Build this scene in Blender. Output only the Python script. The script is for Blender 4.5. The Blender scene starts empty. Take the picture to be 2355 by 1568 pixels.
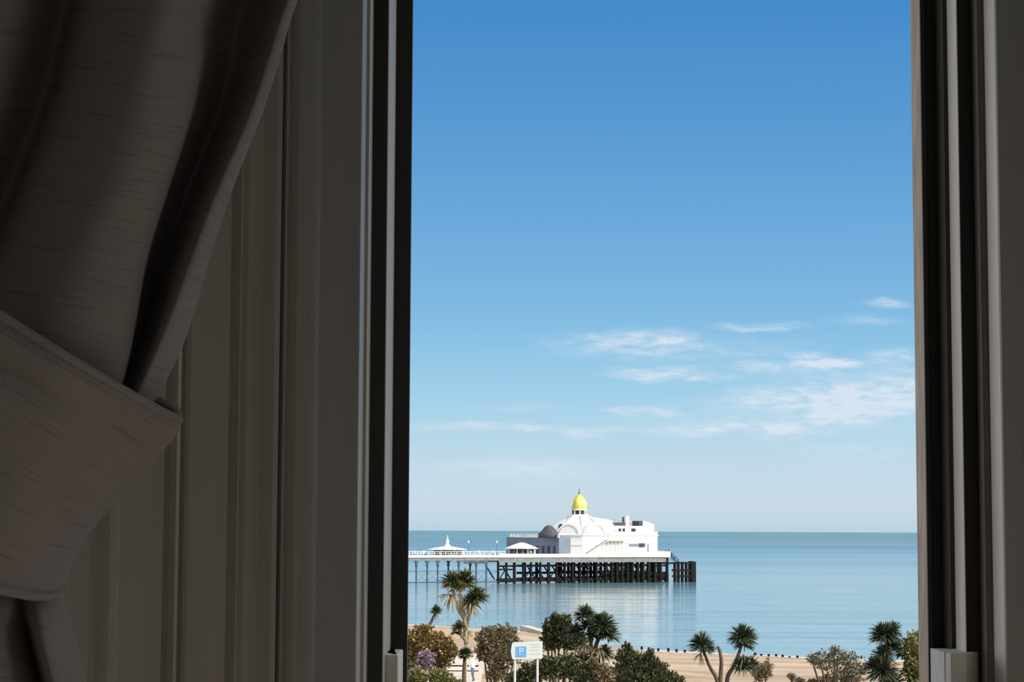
import bpy, bmesh, math, random
from mathutils import Vector, Matrix
R = random.Random(7)
PI = math.pi
F = 4800.0; W0, H0 = 1177.5, 784.0
CZ = 14.0
PITCH = math.atan(436.0 / F); ROLL = 0.0042
scene = bpy.context.scene
COL = scene.collection
# ------------------------------------------------------------------ camera
fwd = Vector((0, math.cos(PITCH), math.sin(PITCH)))
u0 = Vector((0, -math.sin(PITCH), math.cos(PITCH))); r0 = Vector((1, 0, 0))
RT = r0 * math.cos(ROLL) + u0 * math.sin(ROLL)
UP = u0 * math.cos(ROLL) - r0 * math.sin(ROLL)
cam_d = bpy.data.cameras.new('camera'); cam = bpy.data.objects.new('camera', cam_d); COL.objects.link(cam)
m = Matrix.Identity(4)
for i in range(3):
    m[i][0] = RT[i]; m[i][1] = UP[i]; m[i][2] = -fwd[i]
m[2][3] = CZ
cam.matrix_world = m
cam_d.sensor_width = 36; cam_d.lens = F / 2355 * 36
cam_d.clip_start = 0.05; cam_d.clip_end = 200000
scene.camera = cam

def W(px, py, Y):
    """World point seen at a pixel of the photograph, at distance Y."""
    d = fwd + RT * ((px - W0) / F) + UP * ((H0 - py) / F)
    d = d * (Y / d.y)
    return Vector((d.x, Y, d.z + CZ))
def XX(px, Y, row=784):
    return W(px, row, Y).x

# ------------------------------------------------------------------ materials
def srgb(r, g, b):
    f = lambda c: (c / 255 / 12.92) if c / 255 <= 0.04045 else ((c / 255 + 0.055) / 1.055) ** 2.4
    return (f(r), f(g), f(b), 1)
def mat(name, col, rough=0.6, metal=0.0, noise=None, spec=0.5, bump=0.0, sheen=0.0):
    """noise = (scale, amount, (sx,sy,sz)) varies the colour"""
    mt = bpy.data.materials.new(name); mt.use_nodes = True
    nt = mt.node_tree; b = nt.nodes['Principled BSDF']
    b.inputs['Base Color'].default_value = col
    b.inputs['Roughness'].default_value = rough
    b.inputs['Metallic'].default_value = metal
    b.inputs['Specular IOR Level'].default_value = spec
    if sheen: b.inputs['Sheen Weight'].default_value = sheen
    if noise:
        tc = nt.nodes.new('ShaderNodeTexCoord'); mp = nt.nodes.new('ShaderNodeMapping')
        mp.inputs['Scale'].default_value = noise[2]
        nz = nt.nodes.new('ShaderNodeTexNoise'); nz.inputs['Scale'].default_value = noise[0]; nz.inputs['Detail'].default_value = 6
        nt.links.new(tc.outputs['Object'], mp.inputs['Vector']); nt.links.new(mp.outputs['Vector'], nz.inputs['Vector'])
        mx = nt.nodes.new('ShaderNodeMix'); mx.data_type = 'RGBA'; mx.blend_type = 'MIX'
        c2 = tuple(max(0, c * (1 - noise[1])) for c in col[:3]) + (1,)
        c1 = tuple(min(1, c * (1 + noise[1])) for c in col[:3]) + (1,)
        mx.inputs['A'].default_value = c2; mx.inputs['B'].default_value = c1
        mr = nt.nodes.new('ShaderNodeMapRange'); mr.inputs['From Min'].default_value = 0.3; mr.inputs['From Max'].default_value = 0.7
        nt.links.new(nz.outputs['Fac'], mr.inputs['Value']); nt.links.new(mr.outputs['Result'], mx.inputs['Factor'])
        nt.links.new(mx.outputs['Result'], b.inputs['Base Color'])
        if bump:
            bp = nt.nodes.new('ShaderNodeBump'); bp.inputs['Strength'].default_value = bump; bp.inputs['Distance'].default_value = 0.002
            nt.links.new(nz.outputs['Fac'], bp.inputs['Height']); nt.links.new(bp.outputs['Normal'], b.inputs['Normal'])
    return mt
M = {}
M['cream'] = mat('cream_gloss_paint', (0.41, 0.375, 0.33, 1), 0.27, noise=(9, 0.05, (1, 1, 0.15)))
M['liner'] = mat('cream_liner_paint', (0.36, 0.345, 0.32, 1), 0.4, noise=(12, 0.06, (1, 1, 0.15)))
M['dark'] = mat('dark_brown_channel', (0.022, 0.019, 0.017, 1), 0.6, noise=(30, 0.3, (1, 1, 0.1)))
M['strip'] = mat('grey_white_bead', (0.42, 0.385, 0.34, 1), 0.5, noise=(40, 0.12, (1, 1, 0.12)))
M['lit_bead'] = mat('lit_bead_paint', (0.86, 0.79, 0.72, 1), 0.4, noise=(40, 0.08, (1, 1, 0.12)))  # lighter copy of the bead paint, window light held in its colour
M['tan'] = mat('weathered_outer_stop', (0.66, 0.50, 0.38, 1), 0.8, noise=(50, 0.25, (1, 1, 0.2)))
M['stone'] = mat('pale_outer_paint', (0.7, 0.7, 0.64, 1), 0.6, noise=(40, 0.1, (1, 1, 0.5)))
M['plaster'] = mat('room_plaster', (0.70, 0.67, 0.63, 1), 0.9, noise=(3, 0.05, (1, 1, 1)))
M['carpet'] = mat('room_carpet', (0.40, 0.375, 0.35, 1), 0.95, noise=(60, 0.2, (1, 1, 1)))
M['white'] = mat('pier_white_paint', (0.74, 0.735, 0.73, 1), 0.6, noise=(0.8, 0.04, (1, 1, 1)))
M['shade_blue_grey'] = mat('pier_painted_shade', (0.12, 0.165, 0.22, 1), 0.6, noise=(0.7, 0.15, (1, 1, 1)))  # blue-grey holds the landward side's shade in the colour; also kiosk walls, door
M['ribgrey'] = mat('pale_grey_moulding', (0.45, 0.45, 0.44, 1), 0.6)
M['lead'] = mat('lead_roof', (0.045, 0.052, 0.06, 1), 0.8, noise=(1.2, 0.3, (1, 1, 1)))
M['winglass'] = mat('dark_window_glass', (0.035, 0.045, 0.06, 1), 0.6, spec=0.2)
M['gold'] = mat('gold_leaf', (0.74, 0.62, 0.16, 1), 0.34, 0.4)
M['deck'] = mat('deck_boards', (0.55, 0.50, 0.45, 1), 0.8, noise=(1, 0.15, (1, 1, 1)))
M['beam'] = mat('pier_grey_green_girder', (0.15, 0.17, 0.16, 1), 0.7, noise=(1, 0.3, (1, 1, 1)))
M['iron'] = mat('painted_iron_column', (0.04, 0.08, 0.11, 1), 0.6, noise=(1, 0.3, (1, 1, 1)))
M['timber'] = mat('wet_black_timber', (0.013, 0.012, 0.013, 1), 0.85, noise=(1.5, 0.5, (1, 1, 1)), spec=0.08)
M['red'] = mat('red_canvas', (0.5, 0.09, 0.08, 1), 0.8)
M['sand'] = None
M['paving'] = mat('promenade_paving', (0.50, 0.43, 0.36, 1), 0.9, noise=(0.7, 0.15, (1, 1, 1)))
M['earth'] = mat('garden_earth', (0.20, 0.16, 0.11, 1), 0.95, noise=(0.5, 0.3, (1, 1, 1)))
M['bark'] = mat('pale_cordyline_bark', (0.34, 0.27, 0.18, 1), 0.9, noise=(6, 0.3, (1, 1, 0.3)))
M['darkbark'] = mat('dark_bark', (0.075, 0.055, 0.035, 1), 0.9, noise=(6, 0.3, (1, 1, 0.3)))
def leafmat(name, a, b, rough=0.55):
    mt = bpy.data.materials.new(name); mt.use_nodes = True
    nt = mt.node_tree; p = nt.nodes['Principled BSDF']; p.inputs['Roughness'].default_value = rough
    at = nt.nodes.new('ShaderNodeAttribute'); at.attribute_name = 'tint'
    mx = nt.nodes.new('ShaderNodeMix'); mx.data_type = 'RGBA'
    mx.inputs['A'].default_value = a; mx.inputs['B'].default_value = b
    nt.links.new(at.outputs['Fac'], mx.inputs['Factor']); nt.links.new(mx.outputs['Result'], p.inputs['Base Color'])
    return mt
M['blade'] = leafmat('cordyline_blade', (0.022, 0.026, 0.008, 1), (0.13, 0.125, 0.035, 1))
M['blade_dark'] = leafmat('dark_cordyline_blade', (0.018, 0.03, 0.016, 1), (0.075, 0.10, 0.045, 1))
M['blade_dry'] = leafmat('dry_cordyline_blade', (0.16, 0.12, 0.05, 1), (0.42, 0.36, 0.19, 1))
M['leaf_olive'] = leafmat('olive_brown_leaf', (0.05, 0.038, 0.014, 1), (0.26, 0.18, 0.045, 1))
M['leaf_brown'] = leafmat('brown_twiggy_leaf', (0.075, 0.055, 0.032, 1), (0.20, 0.16, 0.08, 1))
M['leaf_dark'] = leafmat('dark_green_leaf', (0.014, 0.021, 0.012, 1), (0.075, 0.085, 0.025, 1))
M['leaf_grey'] = leafmat('grey_green_leaf', (0.04, 0.045, 0.028, 1), (0.17, 0.17, 0.10, 1))
M['leaf_lime'] = leafmat('yellow_green_leaf', (0.05, 0.06, 0.02, 1), (0.25, 0.25, 0.09, 1))
M['flower'] = leafmat('lilac_bloom', (0.08, 0.06, 0.07, 1), (0.45, 0.34, 0.42, 1))
M['signwhite'] = mat('sign_white', (0.50, 0.54, 0.56, 1), 0.4)
M['signblue'] = mat('sign_blue', (0.10, 0.30, 0.62, 1), 0.4)
M['signblack'] = mat('sign_black', (0.01, 0.01, 0.012, 1), 0.5)
M['signgrey'] = mat('sign_lettering_grey', (0.40, 0.44, 0.46, 1), 0.5)
M['galv'] = mat('galvanised_post', (0.52, 0.52, 0.53, 1), 0.5, 0.2)

def sand_material():
    mt = bpy.data.materials.new('shingle_beach'); mt.use_nodes = True
    nt = mt.node_tree; N = nt.nodes.new; L = nt.links.new; b = nt.nodes['Principled BSDF']
    b.inputs['Roughness'].default_value = 0.95
    tc = N('ShaderNodeTexCoord'); mp = N('ShaderNodeMapping'); mp.inputs['Scale'].default_value = (0.03, 0.14, 1)
    nz = N('ShaderNodeTexNoise'); nz.inputs['Scale'].default_value = 1; nz.inputs['Detail'].default_value = 8
    L(tc.outputs['Object'], mp.inputs['Vector']); L(mp.outputs['Vector'], nz.inputs['Vector'])
    cr = N('ShaderNodeValToRGB'); e = cr.color_ramp.elements
    e[0].position = 0.35; e[0].color = (0.31, 0.225, 0.15, 1)
    e[1].position = 0.65; e[1].color = (0.50, 0.39, 0.275, 1)
    L(nz.outputs['Fac'], cr.inputs['Fac'])
    n2 = N('ShaderNodeTexNoise'); n2.inputs['Scale'].default_value = 1.5; n2.inputs['Detail'].default_value = 4
    L(tc.outputs['Object'], n2.inputs['Vector'])
    mx = N('ShaderNodeMix'); mx.data_type = 'RGBA'; mx.blend_type = 'MULTIPLY'; mx.inputs['Factor'].default_value = 0.4
    L(cr.outputs['Color'], mx.inputs['A']); L(n2.outputs['Fac'], mx.inputs['B'])
    L(mx.outputs['Result'], b.inputs['Base Color'])
    return mt
M['sand'] = sand_material()
M['foam'] = mat('sea_foam', (0.75, 0.75, 0.76, 1), 0.9, noise=(0.6, 0.15, (1, 1, 1)))

def sea_material():
    mt = bpy.data.materials.new('sea_water'); mt.use_nodes = True
    nt = mt.node_tree; N = nt.nodes.new; L = nt.links.new
    b = nt.nodes['Principled BSDF']
    b.inputs['Base Color'].default_value = (0.10, 0.26, 0.34, 1)
    b.inputs['Roughness'].default_value = 0.11
    b.inputs['IOR'].default_value = 1.33
    tc = N('ShaderNodeTexCoord')
    sy = N('ShaderNodeSeparateXYZ'); L(tc.outputs['Object'], sy.inputs[0])
    rg = N('ShaderNodeMapRange'); rg.inputs['From Min'].default_value = 600; rg.inputs['From Max'].default_value = 3000
    rg.inputs['To Min'].default_value = 0.12; rg.inputs['To Max'].default_value = 0.42
    L(sy.outputs['Y'], rg.inputs['Value']); L(rg.outputs['Result'], b.inputs['Roughness'])
    mp = N('ShaderNodeMapping'); mp.inputs['Scale'].default_value = (0.10, 0.42, 1); mp.inputs['Rotation'].default_value = (0, 0, 0.30)
    nz = N('ShaderNodeTexNoise'); nz.inputs['Scale'].default_value = 1; nz.inputs['Detail'].default_value = 3; nz.inputs['Roughness'].default_value = 0.5
    L(tc.outputs['Object'], mp.inputs['Vector']); L(mp.outputs['Vector'], nz.inputs['Vector'])
    mp2 = N('ShaderNodeMapping'); mp2.inputs['Scale'].default_value = (0.012, 0.055, 1); mp2.inputs['Rotation'].default_value = (0, 0, 0.35)
    n2 = N('ShaderNodeTexNoise'); n2.inputs['Scale'].default_value = 1; n2.inputs['Detail'].default_value = 3
    L(tc.outputs['Object'], mp2.inputs['Vector']); L(mp2.outputs['Vector'], n2.inputs['Vector'])
    s = N('ShaderNodeMath'); s.operation = 'MULTIPLY_ADD'; s.inputs[1].default_value = 4.5
    L(n2.outputs['Fac'], s.inputs[0]); L(nz.outputs['Fac'], s.inputs[2])
    bp = N('ShaderNodeBump'); bp.inputs['Strength'].default_value = 0.8; bp.inputs['Distance'].default_value = 0.16
    L(s.outputs[0], bp.inputs['Height']); L(bp.outputs['Normal'], b.inputs['Normal'])
    # broad bands of tone on the water (currents and depth, fixed to the sea)
    mp3 = N('ShaderNodeMapping'); mp3.inputs['Scale'].default_value = (0.0012, 0.006, 1)
    n3 = N('ShaderNodeTexNoise'); n3.inputs['Scale'].default_value = 1; n3.inputs['Detail'].default_value = 4
    L(tc.outputs['Object'], mp3.inputs['Vector']); L(mp3.outputs['Vector'], n3.inputs['Vector'])
    cr = N('ShaderNodeValToRGB'); e = cr.color_ramp.elements
    e[0].position = 0.35; e[0].color = (0.07, 0.16, 0.20, 1)
    e[1].position = 0.65; e[1].color = (0.15, 0.26, 0.30, 1)
    L(n3.outputs['Fac'], cr.inputs['Fac']); L(cr.outputs['Color'], b.inputs['Base Color'])
    return mt
M['sea'] = sea_material()

def fabric_material():
    mt = bpy.data.materials.new('taupe_slub_linen'); mt.use_nodes = True
    nt = mt.node_tree; N = nt.nodes.new; L = nt.links.new; b = nt.nodes['Principled BSDF']
    b.inputs['Roughness'].default_value = 0.9; b.inputs['Specular IOR Level'].default_value = 0.15
    b.inputs['Sheen Weight'].default_value = 0.15
    uv = N('ShaderNodeUVMap'); uv.uv_map = 'cloth'
    mp = N('ShaderNodeMapping'); mp.inputs['Scale'].default_value = (11, 230, 1)
    nz = N('ShaderNodeTexNoise'); nz.inputs['Scale'].default_value = 1; nz.inputs['Detail'].default_value = 5
    L(uv.outputs['UV'], mp.inputs['Vector']); L(mp.outputs['Vector'], nz.inputs['Vector'])
    mp2 = N('ShaderNodeMapping'); mp2.inputs['Scale'].default_value = (520, 520, 1)
    n2 = N('ShaderNodeTexNoise'); n2.inputs['Scale'].default_value = 1; n2.inputs['Detail'].default_value = 2
    L(uv.outputs['UV'], mp2.inputs['Vector']); L(mp2.outputs['Vector'], n2.inputs['Vector'])
    cr = N('ShaderNodeValToRGB'); e = cr.color_ramp.elements
    e[0].position = 0.28; e[0].color = (0.27, 0.225, 0.21, 1)
    e[1].position = 0.44; e[1].color = (0.36, 0.31, 0.295, 1)
    e2 = cr.color_ramp.elements.new(0.75); e2.color = (0.39, 0.34, 0.32, 1)
    L(nz.outputs['Fac'], cr.inputs['Fac'])
    mx = N('ShaderNodeMix'); mx.data_type = 'RGBA'; mx.blend_type = 'MULTIPLY'; mx.inputs['Factor'].default_value = 0.55
    cr2 = N('ShaderNodeValToRGB'); e = cr2.color_ramp.elements
    e[0].position = 0.3; e[0].color = (0.6, 0.6, 0.6, 1); e[1].position = 0.7; e[1].color = (1.1, 1.1, 1.1, 1)
    L(n2.outputs['Fac'], cr2.inputs['Fac'])
    L(cr.outputs['Color'], mx.inputs['A']); L(cr2.outputs['Color'], mx.inputs['B'])
    L(mx.outputs['Result'], b.inputs['Base Color'])
    bp = N('ShaderNodeBump'); bp.inputs['Strength'].default_value = 0.2; bp.inputs['Distance'].default_value = 0.0005
    L(nz.outputs['Fac'], bp.inputs['Height']); L(bp.outputs['Normal'], b.inputs['Normal'])
    return mt
M['fabric'] = fabric_material()

# ------------------------------------------------------------------ builders
class MB:
    def __init__(s): s.v = []; s.f = []; s.t = []
    def add(s, vs, fs, tint=None):
        o = len(s.v); s.v += [tuple(v) for v in vs]; s.f += [tuple(i + o for i in f) for f in fs]
        s.t += [tint if tint is not None else 0.5] * len(fs); return s
    def box(s, x0, y0, z0, x1, y1, z1):
        v = [(x, y, z) for z in (z0, z1) for y in (y0, y1) for x in (x0, x1)]
        return s.add(v, [(0, 2, 3, 1), (4, 5, 7, 6), (0, 1, 5, 4), (2, 6, 7, 3), (0, 4, 6, 2), (1, 3, 7, 5)])
    def prism(s, poly, z0, z1):
        n = len(poly); v = [(x, y, z0) for x, y in poly] + [(x, y, z1) for x, y in poly]
        f = [(i, (i + 1) % n, (i + 1) % n + n, i + n) for i in range(n)]
        f += [tuple(range(n - 1, -1, -1)), tuple(range(n, 2 * n))]
        return s.add(v, f)
    def tube(s, pts, rad, seg=8, caps=True, tint=None):
        pts = [Vector(p) for p in pts]
        if not isinstance(rad, (list, tuple)): rad = [rad] * len(pts)
        vs = []; fs = []; prev = None
        for i, p in enumerate(pts):
            d = (pts[min(i + 1, len(pts) - 1)] - pts[max(i - 1, 0)]).normalized()
            a = prev if prev else (Vector((0, 0, 1)) if abs(d.z) < 0.9 else Vector((1, 0, 0)))
            x = d.cross(a).normalized(); y = x.cross(d).normalized(); prev = y
            for k in range(seg):
                t = 2 * PI * k / seg
                vs.append(p + (x * math.cos(t) + y * math.sin(t)) * rad[i])
        for i in range(len(pts) - 1):
            for k in range(seg):
                a = i * seg + k; b = i * seg + (k + 1) % seg
                fs.append((a, b, b + seg, a + seg))
        if caps:
            fs.append(tuple(range(seg - 1, -1, -1))); fs.append(tuple(range((len(pts) - 1) * seg, len(pts) * seg)))
        return s.add(vs, fs, tint)
    def lathe(s, prof, c=(0, 0, 0), seg=24, rot=0.0):
        vs = []; fs = []
        for r, z in prof:
            for k in range(seg):
                t = 2 * PI * k / seg + rot
                vs.append((c[0] + r * math.cos(t), c[1] + r * math.sin(t), c[2] + z))
        for i in range(len(prof) - 1):
            for k in range(seg):
                a = i * seg + k; b = i * seg + (k + 1) % seg
                fs.append((a, b, b + seg, a + seg))
        fs.append(tuple(range(seg - 1, -1, -1))); fs.append(tuple(range((len(prof) - 1) * seg, len(prof) * seg)))
        return s.add(vs, fs)
    def build(s, name, m, parent=None, smooth=False, loc=None, thin=None, bevel=0):
        me = bpy.data.meshes.new(name); me.from_pydata(s.v, [], s.f); me.update()
        at = me.attributes.new('tint', 'FLOAT', 'FACE')
        at.data.foreach_set('value', s.t)
        me.materials.append(m)
        if smooth:
            me.polygons.foreach_set('use_smooth', [True] * len(me.polygons))
        o = bpy.data.objects.new(name, me); COL.objects.link(o)
        if parent: o.parent = parent
        if loc: o.location = loc
        if bevel:
            b = o.modifiers.new('bevel', 'BEVEL'); b.width = bevel; b.segments = 3; b.limit_method = 'ANGLE'; b.angle_limit = 0.6
        return o
def tag(o, label=None, cat=None, group=None, kind=None):
    if label: o['label'] = label
    if cat: o['category'] = cat
    if group: o['group'] = group
    if kind: o['kind'] = kind
    return o
def empty(name, loc=(0, 0, 0), rz=0):
    o = bpy.data.objects.new(name, None); COL.objects.link(o)
    o.location = loc; o.rotation_euler = (0, 0, rz); o.empty_display_size = 0.1; return o
def copy_tree(o, parent=None):
    c = o.copy(); COL.objects.link(c); c.parent = parent
    for ch in list(o.children): copy_tree(ch, c)
    return c

# ------------------------------------------------------------------ world
def build_world():
    w = bpy.data.worlds.new('sky'); scene.world = w; w.use_nodes = True
    nt = w.node_tree; N = nt.nodes.new; L = nt.links.new
    bg = nt.nodes['Background']
    tc = N('ShaderNodeTexCoord'); sp = N('ShaderNodeSeparateXYZ'); L(tc.outputs['Generated'], sp.inputs[0])
    mr = N('ShaderNodeMapRange'); mr.inputs['From Min'].default_value = 0; mr.inputs['From Max'].default_value = 0.5
    L(sp.outputs['Z'], mr.inputs['Value'])
    cr = N('ShaderNodeValToRGB'); cr.color_ramp.interpolation = 'B_SPLINE'
    def zof(py):
        d = (fwd + UP * ((H0 - py) / F)).normalized(); return max(0, d.z) / 0.5
    stops = [(1221, (184, 210, 221)), (1195, (196, 215, 226)), (1130, (203, 220, 232)), (1040, (188, 217, 233)),
             (940, (168, 211, 234)), (830, (146, 200, 231)), (700, (126, 184, 226)), (560, (113, 173, 221)), (400, (98, 160, 214)),
             (200, (82, 148, 208)), (0, (68, 139, 201))]
    els = cr.color_ramp.elements
    while len(els) > 1: els.remove(els[-1])
    els[0].position = 0; els[0].color = srgb(*stops[0][1])
    for py, c in stops[1:]:
        e = els.new(zof(py)); e.color = srgb(*c)
    e = els.new(0.85); e.color = srgb(56, 122, 190)
    e = els.new(1.0); e.color = srgb(58, 118, 184)
    L(mr.outputs['Result'], cr.inputs['Fac'])
    # wispy clouds: az / el coordinates measured as tangents
    az = N('ShaderNodeMath'); az.operation = 'DIVIDE'; L(sp.outputs['X'], az.inputs[0]); L(sp.outputs['Y'], az.inputs[1])
    el = N('ShaderNodeMath'); el.operation = 'DIVIDE'; L(sp.outputs['Z'], el.inputs[0]); L(sp.outputs['Y'], el.inputs[1])
    cb = N('ShaderNodeCombineXYZ'); L(az.outputs[0], cb.inputs['X']); L(el.outputs[0], cb.inputs['Y'])
    wn = N('ShaderNodeTexNoise'); wn.inputs['Scale'].default_value = 1; wn.inputs['Detail'].default_value = 5; wn.inputs['Roughness'].default_value = 0.6
    wm = N('ShaderNodeMapping'); wm.inputs['Scale'].default_value = (28, 85, 1); wm.inputs['Rotation'].default_value = (0, 0, -0.10)
    L(cb.outputs[0], wm.inputs['Vector']); L(wm.outputs[0], wn.inputs['Vector'])
    # warp coordinates
    wv = N('ShaderNodeVectorMath'); wv.operation = 'SUBTRACT'; wv.inputs[1].default_value = (0.5, 0.5, 0.5)
    L(wn.outputs['Color'], wv.inputs[0])
    ws = N('ShaderNodeVectorMath'); ws.operation = 'MULTIPLY'; ws.inputs[1].default_value = (0.028, 0.011, 0)
    L(wv.outputs[0], ws.inputs[0])
    wa = N('ShaderNodeVectorMath'); wa.operation = 'ADD'; L(cb.outputs[0], wa.inputs[0]); L(ws.outputs[0], wa.inputs[1])
    total = None
    cl = [(1440, 786, 190, 30, .42), (1560, 778, 90, 14, .3), (1750, 750, 110, 13, .40), (2035, 697, 52, 15, .5), (1510, 856, 130, 20, .55),
          (1620, 868, 90, 10, .3), (1890, 834, 90, 18, .8), (1760, 846, 110, 13, .35), (1445, 941, 75, 13, .55), (1545, 945, 40, 10, .4),
          (1770, 912, 150, 26, .5), (1960, 925, 150, 45, .75), (2080, 900, 80, 50, .6), (1930, 965, 90, 28, .5), (1150, 984, 280, 13, .5),
          (1350, 994, 90, 14, .45), (1640, 985, 190, 16, .55), (1790, 992, 70, 24, .6), (1200, 1075, 200, 30, .5), (1990, 740, 90, 12, .22),
          (1500, 815, 300, 16, .16), (1190, 935, 130, 9, .18), (1950, 1040, 160, 25, .2), (1980, 935, 280, 90, .22), (1700, 960, 320, 45, .18), (1600, 800, 300, 36, .12), (1900, 850, 260, 36, .2), (2060, 820, 60, 18, .4)]
    for px, py, rx, ry, amp in cl:
        c = W(px, py, 1.0)
        sb = N('ShaderNodeVectorMath'); sb.operation = 'SUBTRACT'; sb.inputs[1].default_value = (c.x, c.z - CZ, 0)
        L(wa.outputs[0], sb.inputs[0])
        sc = N('ShaderNodeVectorMath'); sc.operation = 'MULTIPLY'; sc.inputs[1].default_value = (F / rx, F / ry, 0)
        L(sb.outputs[0], sc.inputs[0])
        ln = N('ShaderNodeVectorMath'); ln.operation = 'LENGTH'; L(sc.outputs[0], ln.inputs[0])
        r = N('ShaderNodeMapRange'); r.interpolation_type = 'SMOOTHERSTEP'
        r.inputs['From Min'].default_value = 1.5; r.inputs['From Max'].default_value = 0.0
        r.inputs['To Min'].default_value = 0; r.inputs['To Max'].default_value = amp * 1.35
        L(ln.outputs['Value'], r.inputs['Value'])
        if total is None: total = r.outputs['Result']
        else:
            a = N('ShaderNodeMath'); a.operation = 'ADD'; L(total, a.inputs[0]); L(r.outputs['Result'], a.inputs[1]); total = a.outputs[0]
    n2 = N('ShaderNodeTexNoise'); n2.inputs['Scale'].default_value = 1; n2.inputs['Detail'].default_value = 7; n2.inputs['Roughness'].default_value = 0.62
    m2 = N('ShaderNodeMapping'); m2.inputs['Scale'].default_value = (75, 300, 1); m2.inputs['Rotation'].default_value = (0, 0, -0.12)
    L(cb.outputs[0], m2.inputs['Vector']); L(m2.outputs[0], n2.inputs['Vector'])
    r2 = N('ShaderNodeMapRange'); r2.inputs['From Min'].default_value = 0.32; r2.inputs['From Max'].default_value = 0.66
    r2.inputs['To Min'].default_value = 0.12; r2.inputs['To Max'].default_value = 1.3
    L(n2.outputs['Fac'], r2.inputs['Value'])
    ml = N('ShaderNodeMath'); ml.operation = 'MULTIPLY'; ml.use_clamp = True; L(total, ml.inputs[0]); L(r2.outputs['Result'], ml.inputs[1])
    fy = N('ShaderNodeMath'); fy.operation = 'GREATER_THAN'; fy.inputs[1].default_value = 0.2; L(sp.outputs['Y'], fy.inputs[0])
    m3 = N('ShaderNodeMath'); m3.operation = 'MULTIPLY'; L(ml.outputs[0], m3.inputs[0]); L(fy.outputs[0], m3.inputs[1])
    mx = N('ShaderNodeMix'); mx.data_type = 'RGBA'; mx.inputs['B'].default_value = srgb(214, 228, 241)
    L(m3.outputs[0], mx.inputs['Factor']); L(cr.outputs['Color'], mx.inputs['A'])
    # the sky is brighter and whiter towards the sun
    dt = N('ShaderNodeVectorMath'); dt.operation = 'DOT_PRODUCT'; dt.inputs[1].default_value = tuple(Vector((0.80, -0.52, 0.55)).normalized()); L(tc.outputs['Generated'], dt.inputs[0])
    gl = N('ShaderNodeMapRange'); gl.interpolation_type = 'SMOOTHSTEP'; gl.inputs['From Min'].default_value = -0.18; gl.inputs['From Max'].default_value = 0.95; L(dt.outputs['Value'], gl.inputs['Value'])
    mgl = N('ShaderNodeMix'); mgl.data_type = 'RGBA'; mgl.inputs['B'].default_value = (2.3, 2.15, 1.9, 1)
    L(gl.outputs['Result'], mgl.inputs['Factor']); L(mx.outputs['Result'], mgl.inputs['A'])
    mx = mgl
    # added sky brightness low on both sides, out of view, to light the jambs
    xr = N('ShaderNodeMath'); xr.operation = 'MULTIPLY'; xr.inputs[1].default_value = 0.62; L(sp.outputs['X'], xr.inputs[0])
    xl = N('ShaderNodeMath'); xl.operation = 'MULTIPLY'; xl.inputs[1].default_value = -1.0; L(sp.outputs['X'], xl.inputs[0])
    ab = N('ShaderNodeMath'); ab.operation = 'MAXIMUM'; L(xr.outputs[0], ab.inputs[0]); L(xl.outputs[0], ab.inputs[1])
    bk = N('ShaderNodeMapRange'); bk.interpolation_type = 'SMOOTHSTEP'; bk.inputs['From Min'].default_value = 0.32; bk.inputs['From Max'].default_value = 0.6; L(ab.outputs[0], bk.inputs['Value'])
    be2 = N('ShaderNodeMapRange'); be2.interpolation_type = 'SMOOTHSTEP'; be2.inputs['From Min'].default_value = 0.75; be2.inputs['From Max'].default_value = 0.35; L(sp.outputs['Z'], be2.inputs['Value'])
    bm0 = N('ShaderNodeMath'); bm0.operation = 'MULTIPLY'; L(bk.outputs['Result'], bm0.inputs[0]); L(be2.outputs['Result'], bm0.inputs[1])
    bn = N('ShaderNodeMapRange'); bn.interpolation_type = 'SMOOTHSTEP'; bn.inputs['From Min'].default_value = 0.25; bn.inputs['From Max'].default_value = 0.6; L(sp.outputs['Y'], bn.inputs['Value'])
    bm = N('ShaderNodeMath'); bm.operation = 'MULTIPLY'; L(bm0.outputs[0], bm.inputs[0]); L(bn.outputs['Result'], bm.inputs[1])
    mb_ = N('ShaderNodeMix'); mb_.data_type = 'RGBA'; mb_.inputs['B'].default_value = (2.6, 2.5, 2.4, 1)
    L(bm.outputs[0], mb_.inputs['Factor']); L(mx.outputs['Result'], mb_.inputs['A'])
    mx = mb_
    # below the horizon: dim sea tone
    gt = N('ShaderNodeMath'); gt.operation = 'LESS_THAN'; gt.inputs[1].default_value = -0.002; L(sp.outputs['Z'], gt.inputs[0])
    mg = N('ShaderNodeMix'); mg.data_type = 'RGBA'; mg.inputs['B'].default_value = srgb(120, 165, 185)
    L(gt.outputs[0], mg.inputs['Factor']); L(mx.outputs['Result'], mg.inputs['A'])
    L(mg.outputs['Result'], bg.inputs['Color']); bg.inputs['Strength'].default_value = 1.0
build_world()
sd = bpy.data.lights.new('sun', 'SUN'); sd.energy = 4.6; sd.color = (1.0, 0.93, 0.84); sd.angle = 0.009
sun = bpy.data.objects.new('sun', sd); COL.objects.link(sun)
SUN = Vector((0.80, -0.52, 0.55)).normalized()
sun.rotation_euler = SUN.to_track_quat('Z', 'Y').to_euler(); sun.location = (40, -20, 60)

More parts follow.
